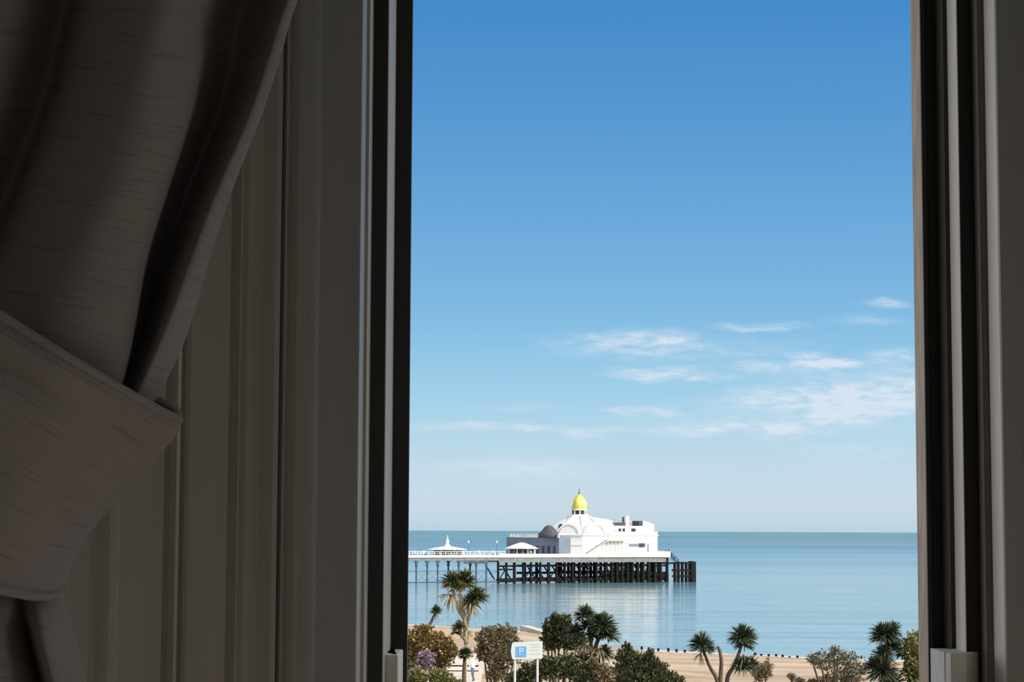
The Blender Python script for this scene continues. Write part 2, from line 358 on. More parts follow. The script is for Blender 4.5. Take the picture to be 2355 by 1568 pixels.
# ------------------------------------------------------------------ room shell
FL, CE = 12.6, 15.9      # floor, ceiling
XL, XR, YB = -1.9, 3.1, -1.6
ZH, ZS = 15.35, 13.42    # head and sill of the window
def struct(mb, name, m, **k):
    o = mb.build(name, m, **k); o['kind'] = 'structure'; return o
struct(MB().box(XL, YB, FL - 0.1, XR, 4.0, FL), 'floor', M['carpet'])
struct(MB().box(XL, YB, CE, XR, 4.0, CE + 0.1), 'ceiling', M['plaster'])
struct(MB().box(XL - 0.1, YB, FL, XL, 4.0, CE), 'wall_left', M['plaster'])
wr_ = MB(); wr_.box(XR, YB, FL, XR + 0.1, -1.3, CE); wr_.box(XR, 0.5, FL, XR + 0.1, 4.0, CE); wr_.box(XR, -1.3, FL, XR + 0.1, 0.5, 13.3); wr_.box(XR, -1.3, 15.3, XR + 0.1, 0.5, CE)
struct(wr_, 'wall_right', M['plaster'])
added_win3 = empty('added_window_3', (XR + .05, -0.4, 13.3)); added_win3['kind'] = 'structure'  # made-up window out of view, added so sunlight bounces into the room
fr = MB(); fr.box(-.04, -.9, 0, .04, -.84, 2.0); fr.box(-.04, .84, 0, .04, .9, 2.0); fr.box(-.04, -.84, 0, .04, .84, .06); fr.box(-.04, -.84, 1.0, .04, .84, 1.05); fr.box(-.04, -.84, 1.94, .04, .84, 2.0)
fr.build('added_window_frame', M['cream'], added_win3)
struct(MB().box(XL, YB - 0.1, FL, XR, YB, CE), 'wall_back', M['plaster'])
OL = XX(938, 3.77, 1400); ORr = XX(2103, 3.625, 750)
WF = MB()
WF.box(XL, 2.9, FL, -0.75, 4.0, CE)                 # left of the window
WF.box(-0.80, 3.3, ZH, 1.05, 4.0, CE)                # above
WF.box(-0.80, 3.3, FL, 1.05, 4.0, ZS)                # below
WF.box(1.05, 3.0, FL, 1.75, 4.0, CE)                 # pier between the windows
WF.box(1.75, 3.0, 15.35, 2.75, 4.0, CE); WF.box(1.75, 3.0, FL, 2.75, 4.0, 13.3)
WF.box(2.75, 3.0, FL, XR, 4.0, CE)
struct(WF, 'wall_front', M['plaster'])

win = empty('window_1', (0.25, 3.5, ZS)); win['kind'] = 'structure'
INV = Matrix.Translation((-0.25, -3.5, -ZS))
def wpart(mb, name, m, bevel=0, smooth=False):
    mb.v = [tuple(INV @ Vector(v)) for v in mb.v]
    return mb.build(name, m, win, bevel=bevel, smooth=smooth)
ZA, ZB = ZS - 0.15, ZH + 0.1
ROW = 1400
# left panelled reveal: base line A-B, offsets along its normal
A = Vector((XX(-60, 2.87, ROW), 2.87)); B = Vector((XX(655, 3.27, ROW), 3.27))
nrm = Vector((B.y - A.y, -(B.x - A.x))).normalized()
def on_line(px):
    k = XX(px, 1.0, ROW)
    # A + t(B-A), x = k*y
    t = (k * A.y - A.x) / ((B.x - A.x) - k * (B.y - A.y))
    return A + (B - A) * t
bumps = [(-60, 0), (150, 0), (205, 0), (214, 3), (222, 8), (230, 11), (246, 12), (255, 9), (259, 1), (262, -5), (381, -5), (384, 1), (389, 6), (395, 7),
         (399, 3), (402, -1), (408, -1), (411, 4), (416, 7), (420, 4), (423, -5), (428, -8), (533, -8), (536, -3), (539, 1), (543, 1), (546, -3), (550, -4),
         (558, 0), (568, 3), (578, 7), (586, 12), (593, 16), (601, 18), (607, 15), (610, 8), (613, 4), (624, 3), (629, 8), (633, 14), (638, 19), (645, 22)]
prof = [on_line(p) + nrm * (b * 1.9 / 1000) for p, b in bumps]
body = [(p.x, p.y) for p in prof] + [(XX(660, 3.30, ROW), 3.30), (-0.40, 3.55), (-0.80, 3.55), (-0.80, 2.98)]
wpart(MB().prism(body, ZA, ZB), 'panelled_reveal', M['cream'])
def ppx(lst, row=ROW): return [(XX(p, y, row), y) for p, y in lst]
# rounded architrave + flat lining
c1 = [(644, 3.215), (648, 3.225), (655, 3.25), (664, 3.278), (676, 3.303), (690, 3.323), (704, 3.336), (716, 3.342), (726, 3.345), (817, 3.350), (820, 3.352), (830, 3.45)]
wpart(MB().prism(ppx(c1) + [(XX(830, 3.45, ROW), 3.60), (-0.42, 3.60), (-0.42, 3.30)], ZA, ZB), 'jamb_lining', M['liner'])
c2 = [(829, 3.45), (837.5, 3.452), (839, 3.455), (846, 3.52)]
wpart(MB().prism(ppx(c2) + [(XX(846, 3.52, ROW), 3.6), (-0.30, 3.6)], ZA, ZB), 'parting_bead', M['strip'])
c3 = [(845, 3.52), (880, 3.525)]
wpart(MB().prism(ppx(c3) + [(XX(880, 3.53, ROW), 3.82), (-0.30, 3.82)], ZA, ZB), 'sash_channel', M['dark'])
c4 = [(879, 3.528), (882, 3.53), (899, 3.76), (900, 3.77)]
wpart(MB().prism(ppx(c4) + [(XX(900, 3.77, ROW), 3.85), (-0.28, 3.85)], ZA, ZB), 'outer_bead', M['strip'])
c5 = [(898, 3.765), (937, 3.77), (938.5, 3.79)]
wpart(MB().prism(ppx(c5) + [(-0.205, 3.9), (-0.30, 3.9)], ZA, ZB), 'outer_stop', M['dark'])
# right jamb, from the outside in (row 750)
RW = 750
def rp(l, back): return [(XX(p, y, RW), y) for p, y in l] + back
wpart(MB().prism(rp([(2103, 3.625), (2104, 3.615), (2125, 3.54)], [(XX(2127, 3.545, RW), 3.545), (0.83, 3.9), (ORr * 3.9 / 3.625 + .012, 3.9)]), ZA, ZB), 'outer_stop', M['tan'])
wpart(MB().prism(rp([(2124, 3.542), (2126, 3.538), (2136, 3.539), (2138, 3.56), (2163, 3.56), (2165, 3.56)], [(0.80, 3.7), (0.72, 3.7)]), ZA, ZB), 'sash_channel', M['dark'])
wpart(MB().prism(rp([(2164, 3.550), (2168, 3.535), (2172, 3.528), (2178, 3.520), (2179, 3.54), (2187, 3.54), (2189, 3.54)], [(0.78, 3.6), (XX(2164, 3.550, RW), 3.6)]), ZA, ZB), 'parting_bead', M['liner'])
wpart(MB().prism(rp([(2188, 3.502), (2190, 3.495), (2210, 3.428), (2212, 3.428)], [(XX(2212, 3.45, RW), 3.45), (0.80, 3.6), (XX(2189, 3.6, RW), 3.6)]), ZA, ZB), 'sash_stop_bead', M['lit_bead'])
wpart(MB().prism(rp([(2211, 3.435), (2247, 3.435)], [(0.82, 3.435), (0.86, 3.5), (0.80, 3.5)]), ZA, ZB), 'sash_channel', M['dark'])
wpart(MB().prism(rp([(2246, 3.432), (2249, 3.418), (2253, 3.410), (2258, 3.406), (2261, 3.415), (2275, 3.415)], [(0.82, 3.6), (0.79, 3.6)]), ZA, ZB), 'parting_bead', M['liner'])
wpart(MB().prism(rp([(2274, 3.395), (2276, 3.388), (2299, 3.322), (2302, 3.32)], [(XX(2302, 3.34, RW), 3.34), (0.86, 3.6), (XX(2275, 3.6, RW), 3.6)]), ZA, ZB), 'staff_bead', M['lit_bead'])
wpart(MB().prism(rp([(2301, 3.319), (2303, 3.310), (2420, 3.306)], [(1.06, 3.2), (1.06, 3.7), (0.79, 3.7)]), ZA, ZB), 'jamb_lining', M['dark'] if False else M['liner'])
# sash stop blocks at the bottom of both channels
zt = W(900, 1505, 3.60).z
bl = [(XX(883, 3.60, 1530), 3.60), (XX(914, 3.60, 1530), 3.60), (XX(916, 3.605, 1530), 3.605), (XX(928, 3.79, 1530), 3.79), (-0.27, 3.84), (XX(883, 3.60, 1530), 3.84)]
wpart(MB().prism(bl, ZA, zt), 'sash_stop', M['stone'], bevel=0.003)
zt = W(2180, 1499, 3.42).z
br = [(XX(2221, 3.38, 1530), 3.38), (XX(2187, 3.38, 1530), 3.38), (XX(2177, 3.40, 1530), 3.40), (XX(2175, 3.42, 1530), 3.42), (XX(2172, 3.42, 1530), 3.42), (XX(2140, 3.535, 1530), 3.535), (0.74, 3.545), (0.80, 3.5)]
wpart(MB().prism(br[::-1], ZA, zt), 'sash_stop', M['stone'], bevel=0.002)
wpart(MB().box(-0.5, 3.2, ZS - 0.03, 1.0, 4.05, ZS), 'window_sill', M['cream'], bevel=0.005)
wpart(MB().box(-0.5, 3.3, ZH - 0.02, 1.0, 3.98, ZH + 0.05), 'window_head', M['cream'])
# made-up second window outside the frame, to the right, added for daylight indoors
added_win2 = empty('added_window_2', (2.25, 3.5, 13.3)); added_win2['kind'] = 'structure'
fr = MB(); fr.box(-.5, -.05, 0, -.44, .05, 2.05); fr.box(.44, -.05, 0, .5, .05, 2.05); fr.box(-.44, -.05, 0, .44, .05, .06); fr.box(-.44, -.05, 1.0, .44, .05, 1.05); fr.box(-.44, -.05, 1.99, .44, .05, 2.05)
fr.build('added_window_frame', M['cream'], added_win2)
def portal(x0, x1, z0, z1, y):
    ld = bpy.data.lights.new('sky_portal', 'AREA'); ld.shape = 'RECTANGLE'; ld.size = x1 - x0; ld.size_y = z1 - z0
    ld.cycles.is_portal = True
    o = bpy.data.objects.new('sky_portal', ld); COL.objects.link(o); o.location = ((x0 + x1) / 2, y, (z0 + z1) / 2)
    o.rotation_euler = (-PI / 2, 0, 0)

# ------------------------------------------------------------------ curtain
def cr1(p0, p1, p2, p3, t):
    return 0.5 * ((2 * p1) + (-p0 + p2) * t + (2 * p0 - 5 * p1 + 4 * p2 - p3) * t * t + (-p0 + 3 * p1 - 3 * p2 + p3) * t ** 3)
def resample(vals, sub):
    out = []
    n = len(vals)
    for i in range(n - 1):
        p0 = vals[max(i - 1, 0)]; p1 = vals[i]; p2 = vals[i + 1]; p3 = vals[min(i + 2, n - 1)]
        for k in range(sub):
            t = k / sub; out.append(tuple(cr1(a, b, c, d, t) for a, b, c, d in zip(p0, p1, p2, p3)))
    out.append(tuple(vals[-1])); return out
def grid_mesh(grid, name, m, parent, uvs, solid=0.0025):
    nr, nc = len(grid), len(grid[0])
    vs = [tuple(p) for r in grid for p in r]
    fs = [(i * nc + j, i * nc + j + 1, (i + 1) * nc + j + 1, (i + 1) * nc + j) for i in range(nr - 1) for j in range(nc - 1)]
    me = bpy.data.meshes.new(name); me.from_pydata(vs, [], fs); me.update()
    uvl = me.uv_layers.new(name='cloth')
    for p in me.polygons:
        for li in p.loop_indices:
            vi = me.loops[li].vertex_index; uvl.data[li].uv = uvs[vi]
    me.polygons.foreach_set('use_smooth', [True] * len(me.polygons)); me.materials.append(m)
    o = bpy.data.objects.new(name, me); COL.objects.link(o)
    if parent: o.parent = parent
    if solid:
        s = o.modifiers.new('thick', 'SOLIDIFY'); s.thickness = solid; s.offset = 0
    return o
# rows: (row, [px...]) ; columns A0 A B C D E F G H I J K L
crows = [
 (-900, [-700, -430, -90, 400, 500, 640, 760, 790, 860, 930, 985, 998, 975]),
 (-450, [-700, -430, -70, 260, 345, 490, 610, 640, 710, 790, 832, 845, 822]),
 (0,    [-700, -400, -60, 142, 215, 350, 462, 488, 560, 632, 664, 682, 662]),
 (130,  [-700, -400, -90, 115, 185, 325, 445, 470, 535, 592, 622, 643, 622]),
 (260,  [-700, -410, -120, 80, 150, 295, 422, 446, 500, 550, 578, 601, 580]),
 (450,  [-700, -420, -180, 8, 80, 235, 362, 386, 428, 470, 498, 527, 505]),
 (600,  [-700, -430, -230, -50, 20, 180, 318, 340, 374, 410, 442, 478, 455]),
 (750,  [-700, -440, -280, -110, -50, 120, 290, 310, 328, 360, 388, 434, 412]),
 (850,  [-700, -450, -300, -150, -95, 90, 270, 284, 296, 322, 346, 392, 372]),
 (930,  [-700, -460, -320, -190, -130, 50, 240, 250, 262, 285, 305, 346, 326]),
 (1080, [-660, -460, -340, -220, -160, 0, 130, 145, 155, 180, 212, 222, 205]),
 (1250, [-600, -440, -340, -230, -170, -60, 30, 45, 52, 70, 105, 118, 105]),
 (1362, [-560, -420, -320, -220, -160, -100, 14, 36, 47, 66, 100, 140, 128]),
 (1450, [-580, -430, -330, -210, -150, -90, 24, 50, 64, 86, 122, 165, 150]),
 (1568, [-600, -440, -330, -200, -140, -80, 50, 76, 94, 116, 150, 195, 178]),
 (1800, [-620, -450, -320, -180, -110, -50, 90, 125, 142, 170, 210, 260, 240]),
 (2300, [-640, -450, -300, -150, -80, 60, 180, 205, 220, 250, 330, 370, 350])]
d_top = [2.36, 2.33, 2.18, 2.40, 2.28, 2.17, 2.20, 2.31, 2.40, 2.34, 2.25, 2.31, 2.42]
d_mid = [2.34, 2.30, 2.20, 2.36, 2.25, 2.16, 2.19, 2.31, 2.37, 2.28, 2.20, 2.32, 2.42]
d_band = [2.32, 2.28, 2.24, 2.28, 2.24, 2.215, 2.23, 2.26, 2.28, 2.26, 2.245, 2.26, 2.30]
d_tail = [2.32, 2.27, 2.20, 2.28, 2.20, 2.15, 2.24, 2.30, 2.34, 2.20, 2.225, 2.33, 2.40]
def dep(row):
    if row <= 0: return d_top
    if row <= 750: t = row / 750; return [a * (1 - t) + b * t for a, b in zip(d_top, d_mid)]
    if row <= 1000: t = (row - 750) / 250; return [a * (1 - t) + b * t for a, b in zip(d_mid, d_band)]
    if row <= 1340: return d_band
    t = min(1, (row - 1340) / 120); return [a * (1 - t) + b * t for a, b in zip(d_band, d_tail)]
curt = empty('curtain', (-0.55, 2.3, 12.65))
ICU = Vector((0.55, -2.3, -12.65))
rows_c = []
for row, pxs in crows:
    flat = []
    for px, y in zip(pxs, dep(row)): flat += [px, y]
    rows_c.append([row] + flat)
rr = resample([tuple(r) for r in rows_c], 12)
grid = []; uvs = []
cd_v = 0; prev = None
for r in rr:
    row = r[0]; ctrl = [(r[1 + 2 * i], r[2 + 2 * i]) for i in range(13)]
    fine = resample(ctrl, 14)
    line = []
    for j, (px, y) in enumerate(fine):
        wr = 0.0018 * math.sin(j * 0.31 + row * 0.011) * math.sin(row * 0.006 + 1)
        line.append(W(px, row, y + wr) + ICU)
    grid.append(line)
    cl = 0
    for j in range(len(line)):
        if j: cl += 0.0065
        uvs.append((cl, row / 4800 * 2.2 - 0.10 * (cl / 1.1)))
cloth = grid_mesh(grid, 'curtain_cloth', M['fabric'], curt, uvs)
# curtain extends up to a rail above the frame
top_z = max(v[2] for v in grid[0]) + 12.65
tag(curt, 'heavy taupe linen curtain swept to the left of the window', 'curtain')
# hem roll along the leading edge
k_idx = 14 * 11
lead = [g[k_idx] + Vector((0.001, 0, 0)) for g in grid]
# ---- tieback band
tie = empty('curtain_tieback', (-0.5, 2.15, 13.95))
IT = Vector((0.5, -2.15, -13.95))
Tc = [(-300, 570), (-150, 645), (0, 728), (100, 790), (200, 851), (270, 892), (330, 926), (375, 950), (412, 968)]
Bc = [(-300, 1330), (-150, 1340), (-60, 1342), (0, 1352), (40, 1361), (75, 1367), (105, 1368), (132, 1362), (147, 1350)]
Rc = [(412, 968), (408, 992), (380, 1026), (330, 1082), (285, 1132), (238, 1182), (200, 1228), (172, 1275), (156, 1312), (147, 1350)]
def curve(pts, n):
    f = resample(pts, 16); L_ = [0]
    for a, b in zip(f, f[1:]): L_.append(L_[-1] + math.hypot(b[0] - a[0], b[1] - a[1]))
    out = []; k = 0
    for i in range(n + 1):
        t = L_[-1] * i / n
        while k < len(L_) - 2 and L_[k + 1] < t: k += 1
        q = (t - L_[k]) / max(1e-9, L_[k + 1] - L_[k]); out.append(tuple(a + (b - a) * q for a, b in zip(f[k], f[k + 1])))
    return out
NS, NT = 60, 48
T_, B_, R_ = curve(Tc, NS), curve(Bc, NS), curve(Rc, NT)
Lf = [(-300, 570 + (1330 - 570) * t / NT) for t in range(NT + 1)]
def ydep(s, t):
    base = 2.125 + 0.012 * math.sin(t * PI)
    edge = max(0, (s - 0.55) / 0.45)
    y = base + 0.16 * edge ** 2.1
    y -= 0.018 * math.exp(-((s - 0.25) / 0.3) ** 2)
    q = t - 0.16 - 0.05 * s
    y += 0.011 * math.exp(-(q / 0.04) ** 2) * (1 - edge)
    y += 0.004 * math.sin(9 * t + 5 * s) * math.sin(s * 4)
    return y
tg = []; tuv = []
back = 18
for j in range(NT + 1):
    t = j / NT; line = []
    for i in range(NS + 1):
        s = i / NS
        px = (1 - t) * T_[i][0] + t * B_[i][0] + (1 - s) * Lf[j][0] + s * R_[j][0] - ((1 - s) * (1 - t) * Tc[0][0] + s * (1 - t) * Tc[-1][0] + (1 - s) * t * Bc[0][0] + s * t * Bc[-1][0])
        py = (1 - t) * T_[i][1] + t * B_[i][1] + (1 - s) * Lf[j][1] + s * R_[j][1] - ((1 - s) * (1 - t) * Tc[0][1] + s * (1 - t) * Tc[-1][1] + (1 - s) * t * Bc[0][1] + s * t * Bc[-1][1])
        line.append((px, py, ydep(s, t)))
    ex, ey, ed = line[-1]
    for i in range(1, back + 1):
        a = i / back
        # round the outer edge and run back behind the gathered cloth
        ang = min(1, a * 3) * PI / 2
        px = ex - 6 * (1 - math.cos(ang)) * (1 - .3 * t) - max(0, a - 0.33) * (240 + 160 * (1 - t))
        py = ey - max(0, a - 0.2) * 190 * (1 - t)
        line.append((px, py, ed + 0.035 * math.sin(ang) + 0.12 * max(0, a - 0.33)))
    tg.append([W(*p) + IT for p in line])
    for i in range(len(line)): tuv.append((i * 0.006, 1.7 + t * 0.36 - 0.05 * i / NS))
band = grid_mesh(tg, 'band', M['fabric'], tie, tuv, 0.003)
def piping(line, name, r):
    mb = MB().tube(line, r, 8)
    o = mb.build(name, M['fabric'], tie, smooth=True)
    uvl = o.data.uv_layers.new(name='cloth')
    for p in o.data.polygons:
        for li in p.loop_indices:
            v = o.data.vertices[o.data.loops[li].vertex_index].co; uvl.data[li].uv = (v.x * 1.2, v.z * 1.2 + 3)
    return o
piping([p + Vector((0, -0.0015, 0.001)) for p in tg[0]], 'piping', 0.0052)
piping([p + Vector((0, -0.002, 0.0)) for p in tg[2]], 'piping', 0.0014)
piping([p + Vector((0, -0.0015, -0.001)) for p in tg[-1]], 'piping', 0.0055)
tag(tie, 'matching linen tieback with piped edges holding the curtain', 'tieback')

# ------------------------------------------------------------------ land and sea
struct_sea = MB()
gx = [-60000, -8000, -2000, -400, -100, 0, 100, 400, 2000, 8000, 60000]; gy = [150, 300, 500, 800, 1500, 4000, 15000, 90000]
vs = [(x, y, 0) for y in gy for x in gx]; n = len(gx)
struct_sea.add(vs, [(j * n + i, j * n + i + 1, (j + 1) * n + i + 1, (j + 1) * n + i) for j in range(len(gy) - 1) for i in range(n - 1)])
sea = struct_sea.build('sea', M['sea']); tag(sea, 'calm pale blue sea reaching to the horizon', 'sea', kind='stuff')
shore = [(-400, 480), (-60, 346), (-30, 322), (-15.2, 310), (-6, 301), (2, 290), (6, 276), (10, 258), (16, 246), (24, 240), (33, 234), (40, 229), (47, 226), (60, 221), (120, 200), (400, 100)]
def ysh(x):
    for (a, b), (c, d) in zip(shore, shore[1:]):
        if a <= x <= c: return b + (d - b) * (x - a) / (c - a)
    return shore[-1][1]
def zb(t):
    pr = [(-4000, -60), (-40, -2.5), (-8, -0.5), (0, 0.0), (6, 0.45), (25, 1.0), (60, 2.0), (95, 3.3), (130, 3.9), (400, 3.9)]
    for (a, b), (c, d) in zip(pr, pr[1:]):
        if a <= t <= c: return b + (d - b) * (t - a) / (c - a)
    return 3.9
bx = [-300, -150, -100] + [(-70 + i * 1.5) for i in range(110)] + [130, 180, 300]
by = [100 + i * 2.0 for i in range(126)] + [360, 400, 460]
be = MB(); n = len(bx)
vs = []
for y in by:
    for x in bx:
        t = ysh(x) - y
        z = zb(t) + (0.10 * math.sin(x * 0.35 + y * 0.12) * math.sin(y * 0.21 + 1) + R.uniform(-.04, .04)) * max(0, min(1, t / 12))
        vs.append((x, y, min(z, 3.9)))
be.add(vs, [(j * n + i, j * n + i + 1, (j + 1) * n + i + 1, (j + 1) * n + i) for j in range(len(by) - 1) for i in range(n - 1)])
b_ = be.build('beach', M['sand'], smooth=True); tag(b_, 'sandy shingle beach sloping down to the sea', 'beach', kind='stuff')
G = MB().box(-150, 40, 3.0, 150, 137, 4.0).build('garden_ground', M['earth']); G['kind'] = 'structure'
P_ = MB().box(-120, 137, 3.2, -2.0, 172, 3.98).build('promenade', M['paving']); P_['kind'] = 'structure'
fo = MB(); fl = []
xs = [-60 + i * 1.0 for i in range(170)]
vs = []; 
for x in xs:
    y = ysh(x) + 0.6 * math.sin(x * .9) + R.uniform(-.3, .3); w_ = 0.9 + 0.7 * math.sin(x * .37) + R.uniform(0, .5)
    vs += [(x, y + 1.2, 0.012), (x, y + 1.2 + w_ * 1.4, 0.02), (x, y + 1.2, -0.05), (x, y + 1.2 + w_ * 1.4, -0.05)]
fs = []
for i in range(len(xs) - 1):
    a = i * 4; b = a + 4; fs += [(a, b, b + 1, a + 1), (a, a + 2, b + 2, b), (a + 1, b + 1, b + 3, a + 3)]
fo.add(vs, fs); f_ = fo.build('surf', M['foam']); tag(f_, 'thin line of white surf along the shingle', 'surf', kind='stuff')

# ------------------------------------------------------------------ pier
TH = math.radians(26)
ax = Vector((math.cos(TH), math.sin(TH), 0)); ay = Vector((-math.sin(TH), math.cos(TH), 0))
O = W(940, 1280, 545); O.z = 0
def U(px, v=0.0):
    """Distance along the pier of the point at offset v that is seen in column px."""
    k = (px - W0) / F
    p = O + ay * v
    return (k * p.y - p.x) / (ax.x - k * ax.y)
pier = empty('pier', O, TH)
DK = 7.25
uE = U(1540)
UL = -60
uP = U(1150)
# deck
dk = MB(); dk.box(UL, 0, DK - 0.3, uP, 9, DK); dk.box(uP, 0, DK - 0.3, uE, 36, DK)
dk.build('deck', M['deck'], pier)
fa = MB(); fa.box(UL, -0.15, DK - 0.35, uP, 0, DK + 0.3); fa.box(uP, -0.15, DK - 0.35, uE, 0, DK + 0.6); fa.box(uE, -0.15, DK - 0.35, uE + .15, 36, DK + 1.3)
u1 = U(1380); fa.box(u1, -0.3, DK - 0.35, uE + .15, -0.15, DK + 1.1)
fa.build('white_fascia', M['white'], pier)
gi = MB(); gi.box(UL, 0.1, DK - 1.2, uP, 0.5, DK - 0.35); gi.box(UL, 6.6, DK - 1.2, uP, 7, DK - 0.35)
gi.box(uP, 0.1, DK - 1.7, uE - 1, 0.6, DK - 0.35); gi.box(uP, 12, DK - 1.7, uE - 1, 12.5, DK - 0.35); gi.box(uP, 24, DK - 1.7, uE - 1, 24.5, DK - 0.35)
gi.build('girder', M['beam'], pier)
rl = MB()
u = UL
while u < U(1165):
    rl.box(u, -0.1, DK + .4, u + .14, 0.04, DK + 1.25); u += 1.6
rl.box(UL, -0.08, DK + 1.15, U(1165), 0.02, DK + 1.28); rl.box(UL, -0.06, DK + .75, U(1165), 0, DK + .83)
u = UL
while u < uP:
    rl.box(u, 8.9, DK, u + .12, 9.02, DK + 1.2); u += 1.6
rl.box(UL, 8.9, DK + 1.1, uP, 9.0, DK + 1.22)
rl.build('railing', M['white'], pier)
# iron columns of the walkway
for px in (938, 961, 986, 1010, 1034, 1058, 1084, 1098, 1121):
    v = 0.5 if px in (961, 986, 1010, 1098) else (0.5 if px in (1121, 1058) else 6.6)
    u = U(px, v)
    mb = MB().tube([(u, v, -1.5), (u, v, 4.4), (u, v, 4.6), (u, v, 6.2)], [0.24, 0.22, 0.34, 0.34], 10)
    mb.box(u - .55, v - .25, 5.7, u + .55, v + .25, 6.1)
    mb.build('column', M['iron'], pier)
br_ = MB()
ua, ub = U(935, .5), U(1146, .5)
br_.tube([(ua, .5, 3.4), (ub, .5, 3.4)], 0.09, 6); br_.tube([(ua, .5, 0.5), (ub, .5, 0.5)], 0.18, 6)
br_.tube([(U(1070, .5), .5, 5.6), (U(1125, .5), .5, 5.6)], 0.3, 6)
pxs = [961, 986, 1010, 1034, 1058, 1098, 1121, 1144]
for a, b in zip(pxs, pxs[1:]):
    br_.tube([(U(a, .5), .5, 3.3), (U(b, .5), .5, 0.6)], 0.045, 5); br_.tube([(U(a, .5), .5, 0.6), (U(b, .5), .5, 3.3)], 0.045, 5)
br_.build('cross_brace', M['iron'], pier)
tag(pier, 'white railed seaside pier deck on tall columns standing in the sea', 'pier')

# timber staging under and beyond the pier head
stg = empty('landing_stage', O, TH)
def pile(u, v, z, r):
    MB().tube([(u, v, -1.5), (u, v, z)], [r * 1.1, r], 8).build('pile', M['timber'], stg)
px = 1148
k = 0
while px < 1545:
    pile(U(px, 0.9), 0.9, DK - 0.5, 0.34 if px < 1400 else 0.42); k += 1
    px += R.uniform(16.5, 21.5) if px < 1390 else R.uniform(11, 15)
for v, st, p0 in ((9, 26, 1185), (18, 24, 1285), (27, 24, 1300)):
    px = p0
    while px < 1520:
        pile(U(px, v), v, DK - 0.5, 0.4); px += R.uniform(st - 3, st + 3)
for px in (1552, 1560, 1569, 1578, 1586, 1592, 1597):
    for v in (1.0, 7.0):
        pile(U(px, v), v, 5.2 + R.uniform(0, .5), 0.42)
sb = MB()
sb.box(U(1380, 14), 14, 0.2, U(1538, 14), 14.4, 2.0)
for z, t in ((4.6, .22), (0.9, .45), (2.6, .3)):
    sb.box(U(1148, 1.3), 1.2, z - t, uE, 1.5, z + t) if z != 2.6 else sb.box(U(1385, 1.3), 1.2, z - t, uE, 1.5, z + t)
    sb.box(U(1190, 9.5), 9.2, z - t, uE, 9.5, z + t)
    sb.box(U(1290, 18.5), 18.2, z - t, uE, 18.5, z + t)
px = 1150
while px < 1530:
    a, b = U(px, 1.3), U(px + 19, 1.3)
    if R.random() < .75: sb.tube([(a, 1.3, 0.9), (b, 1.3, 4.6)], 0.16, 5)
    if R.random() < .5: sb.tube([(a, 9.3, 4.4), (b, 9.3, 0.9)], 0.2, 5)
    if px > 1370: sb.tube([(a, 1.3, 3.8), (b, 1.3, 0.3)], 0.22, 5); sb.tube([(a, 4, 2.4), (b, 4, 0.4)], 0.3, 5)
    px += 19
# curved lower walkway by the first timber bay
sb.box(U(1153), .6, 3.5, U(1185), 1.8, 3.9); sb.box(U(1150), .6, 0.3, U(1188), 1.8, 1.2)
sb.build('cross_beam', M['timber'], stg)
lp = MB(); lp.box(uE - .3, .4, 5.0, U(1600, .4), 8, 5.35); lp.box(U(1548), .3, 3.0, U(1600, .4), .7, 3.6); lp.box(U(1548), .3, 1.4, U(1600, .4), .7, 1.9)
lp.box(U(1590, .3), .2, 0, U(1600, .2), .8, 5.4)
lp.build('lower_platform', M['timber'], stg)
st2 = MB()
ua = uE + .2
for i in range(8):
    st2.box(ua + i * .42, 1, 8.1 - i * .38, ua + i * .42 + .5, 3, 8.25 - i * .38)
st2.tube([(ua, 1, 8.9), (ua + 3.4, 1, 6.0)], .08, 5); st2.tube([(ua, 3, 8.9), (ua + 3.4, 3, 6.0)], .08, 5)
for i in range(4): st2.box(ua + i, .95, 7.9 - i * .9, ua + i + .12, 1.1, 9.0 - i * .9)
st2.build('steps', M['timber'], stg)
tag(stg, 'dark timber landing stage of close-set piles under the white pavilion', 'landing stage')

# pavilion -------------------------------------------------------------
pav = empty('pier_pavilion', O + Vector((0, 0, DK)), TH)
vc = 12.0; uc = U(1333, vc)
AP = 9.4; RV = AP / math.cos(PI / 8)
def octo(r): return [(uc + r * math.cos(PI / 8 + i * PI / 4), vc + r * math.sin(PI / 8 + i * PI / 4)) for i in range(8)]
hall = MB().prism(octo(RV), 0, 5.7)
hall.build('hall_wall', M['white'], pav)
co = MB().prism(octo(RV + .35), 5.5, 5.85); co.prism(octo(RV + .2), 2.9, 3.05); co.build('cornice', M['white'], pav)
# shaped octagonal roof: one panel per facet so that the landward ones are lead
rp_ = [(RV + .3, 5.85), (RV * .90, 6.5), (RV * .78, 7.4), (RV * .64, 8.4), (RV * .49, 9.4), (3.6, 10.2), (3.0, 10.7)]
def facet(i, mbuild):
    a0 = PI / 8 + i * PI / 4; a1 = a0 + PI / 4
    vs = []; fs = []
    for r, z in rp_:
        vs += [(uc + r * math.cos(a0), vc + r * math.sin(a0), z), (uc + r * math.cos(a1), vc + r * math.sin(a1), z)]
    for k in range(len(rp_) - 1): fs.append((k * 2, k * 2 + 1, k * 2 + 3, k * 2 + 2))
    mbuild.add(vs, fs)
wr = MB(); lr = MB()
for i in range(8): facet(i, lr if i == 2 else wr)   # 3 = faces the land
wr.build('roof', M['white'], pav); lr.build('lead_roof', M['lead'], pav)
ribs = MB()
for i in range(8):
    a0 = PI / 8 + i * PI / 4
    ribs.tube([(uc + (r + .05) * math.cos(a0), vc + (r + .05) * math.sin(a0), z + .05) for r, z in rp_], .16, 6)
ribs.build('roof_rib', M['ribgrey'], pav)
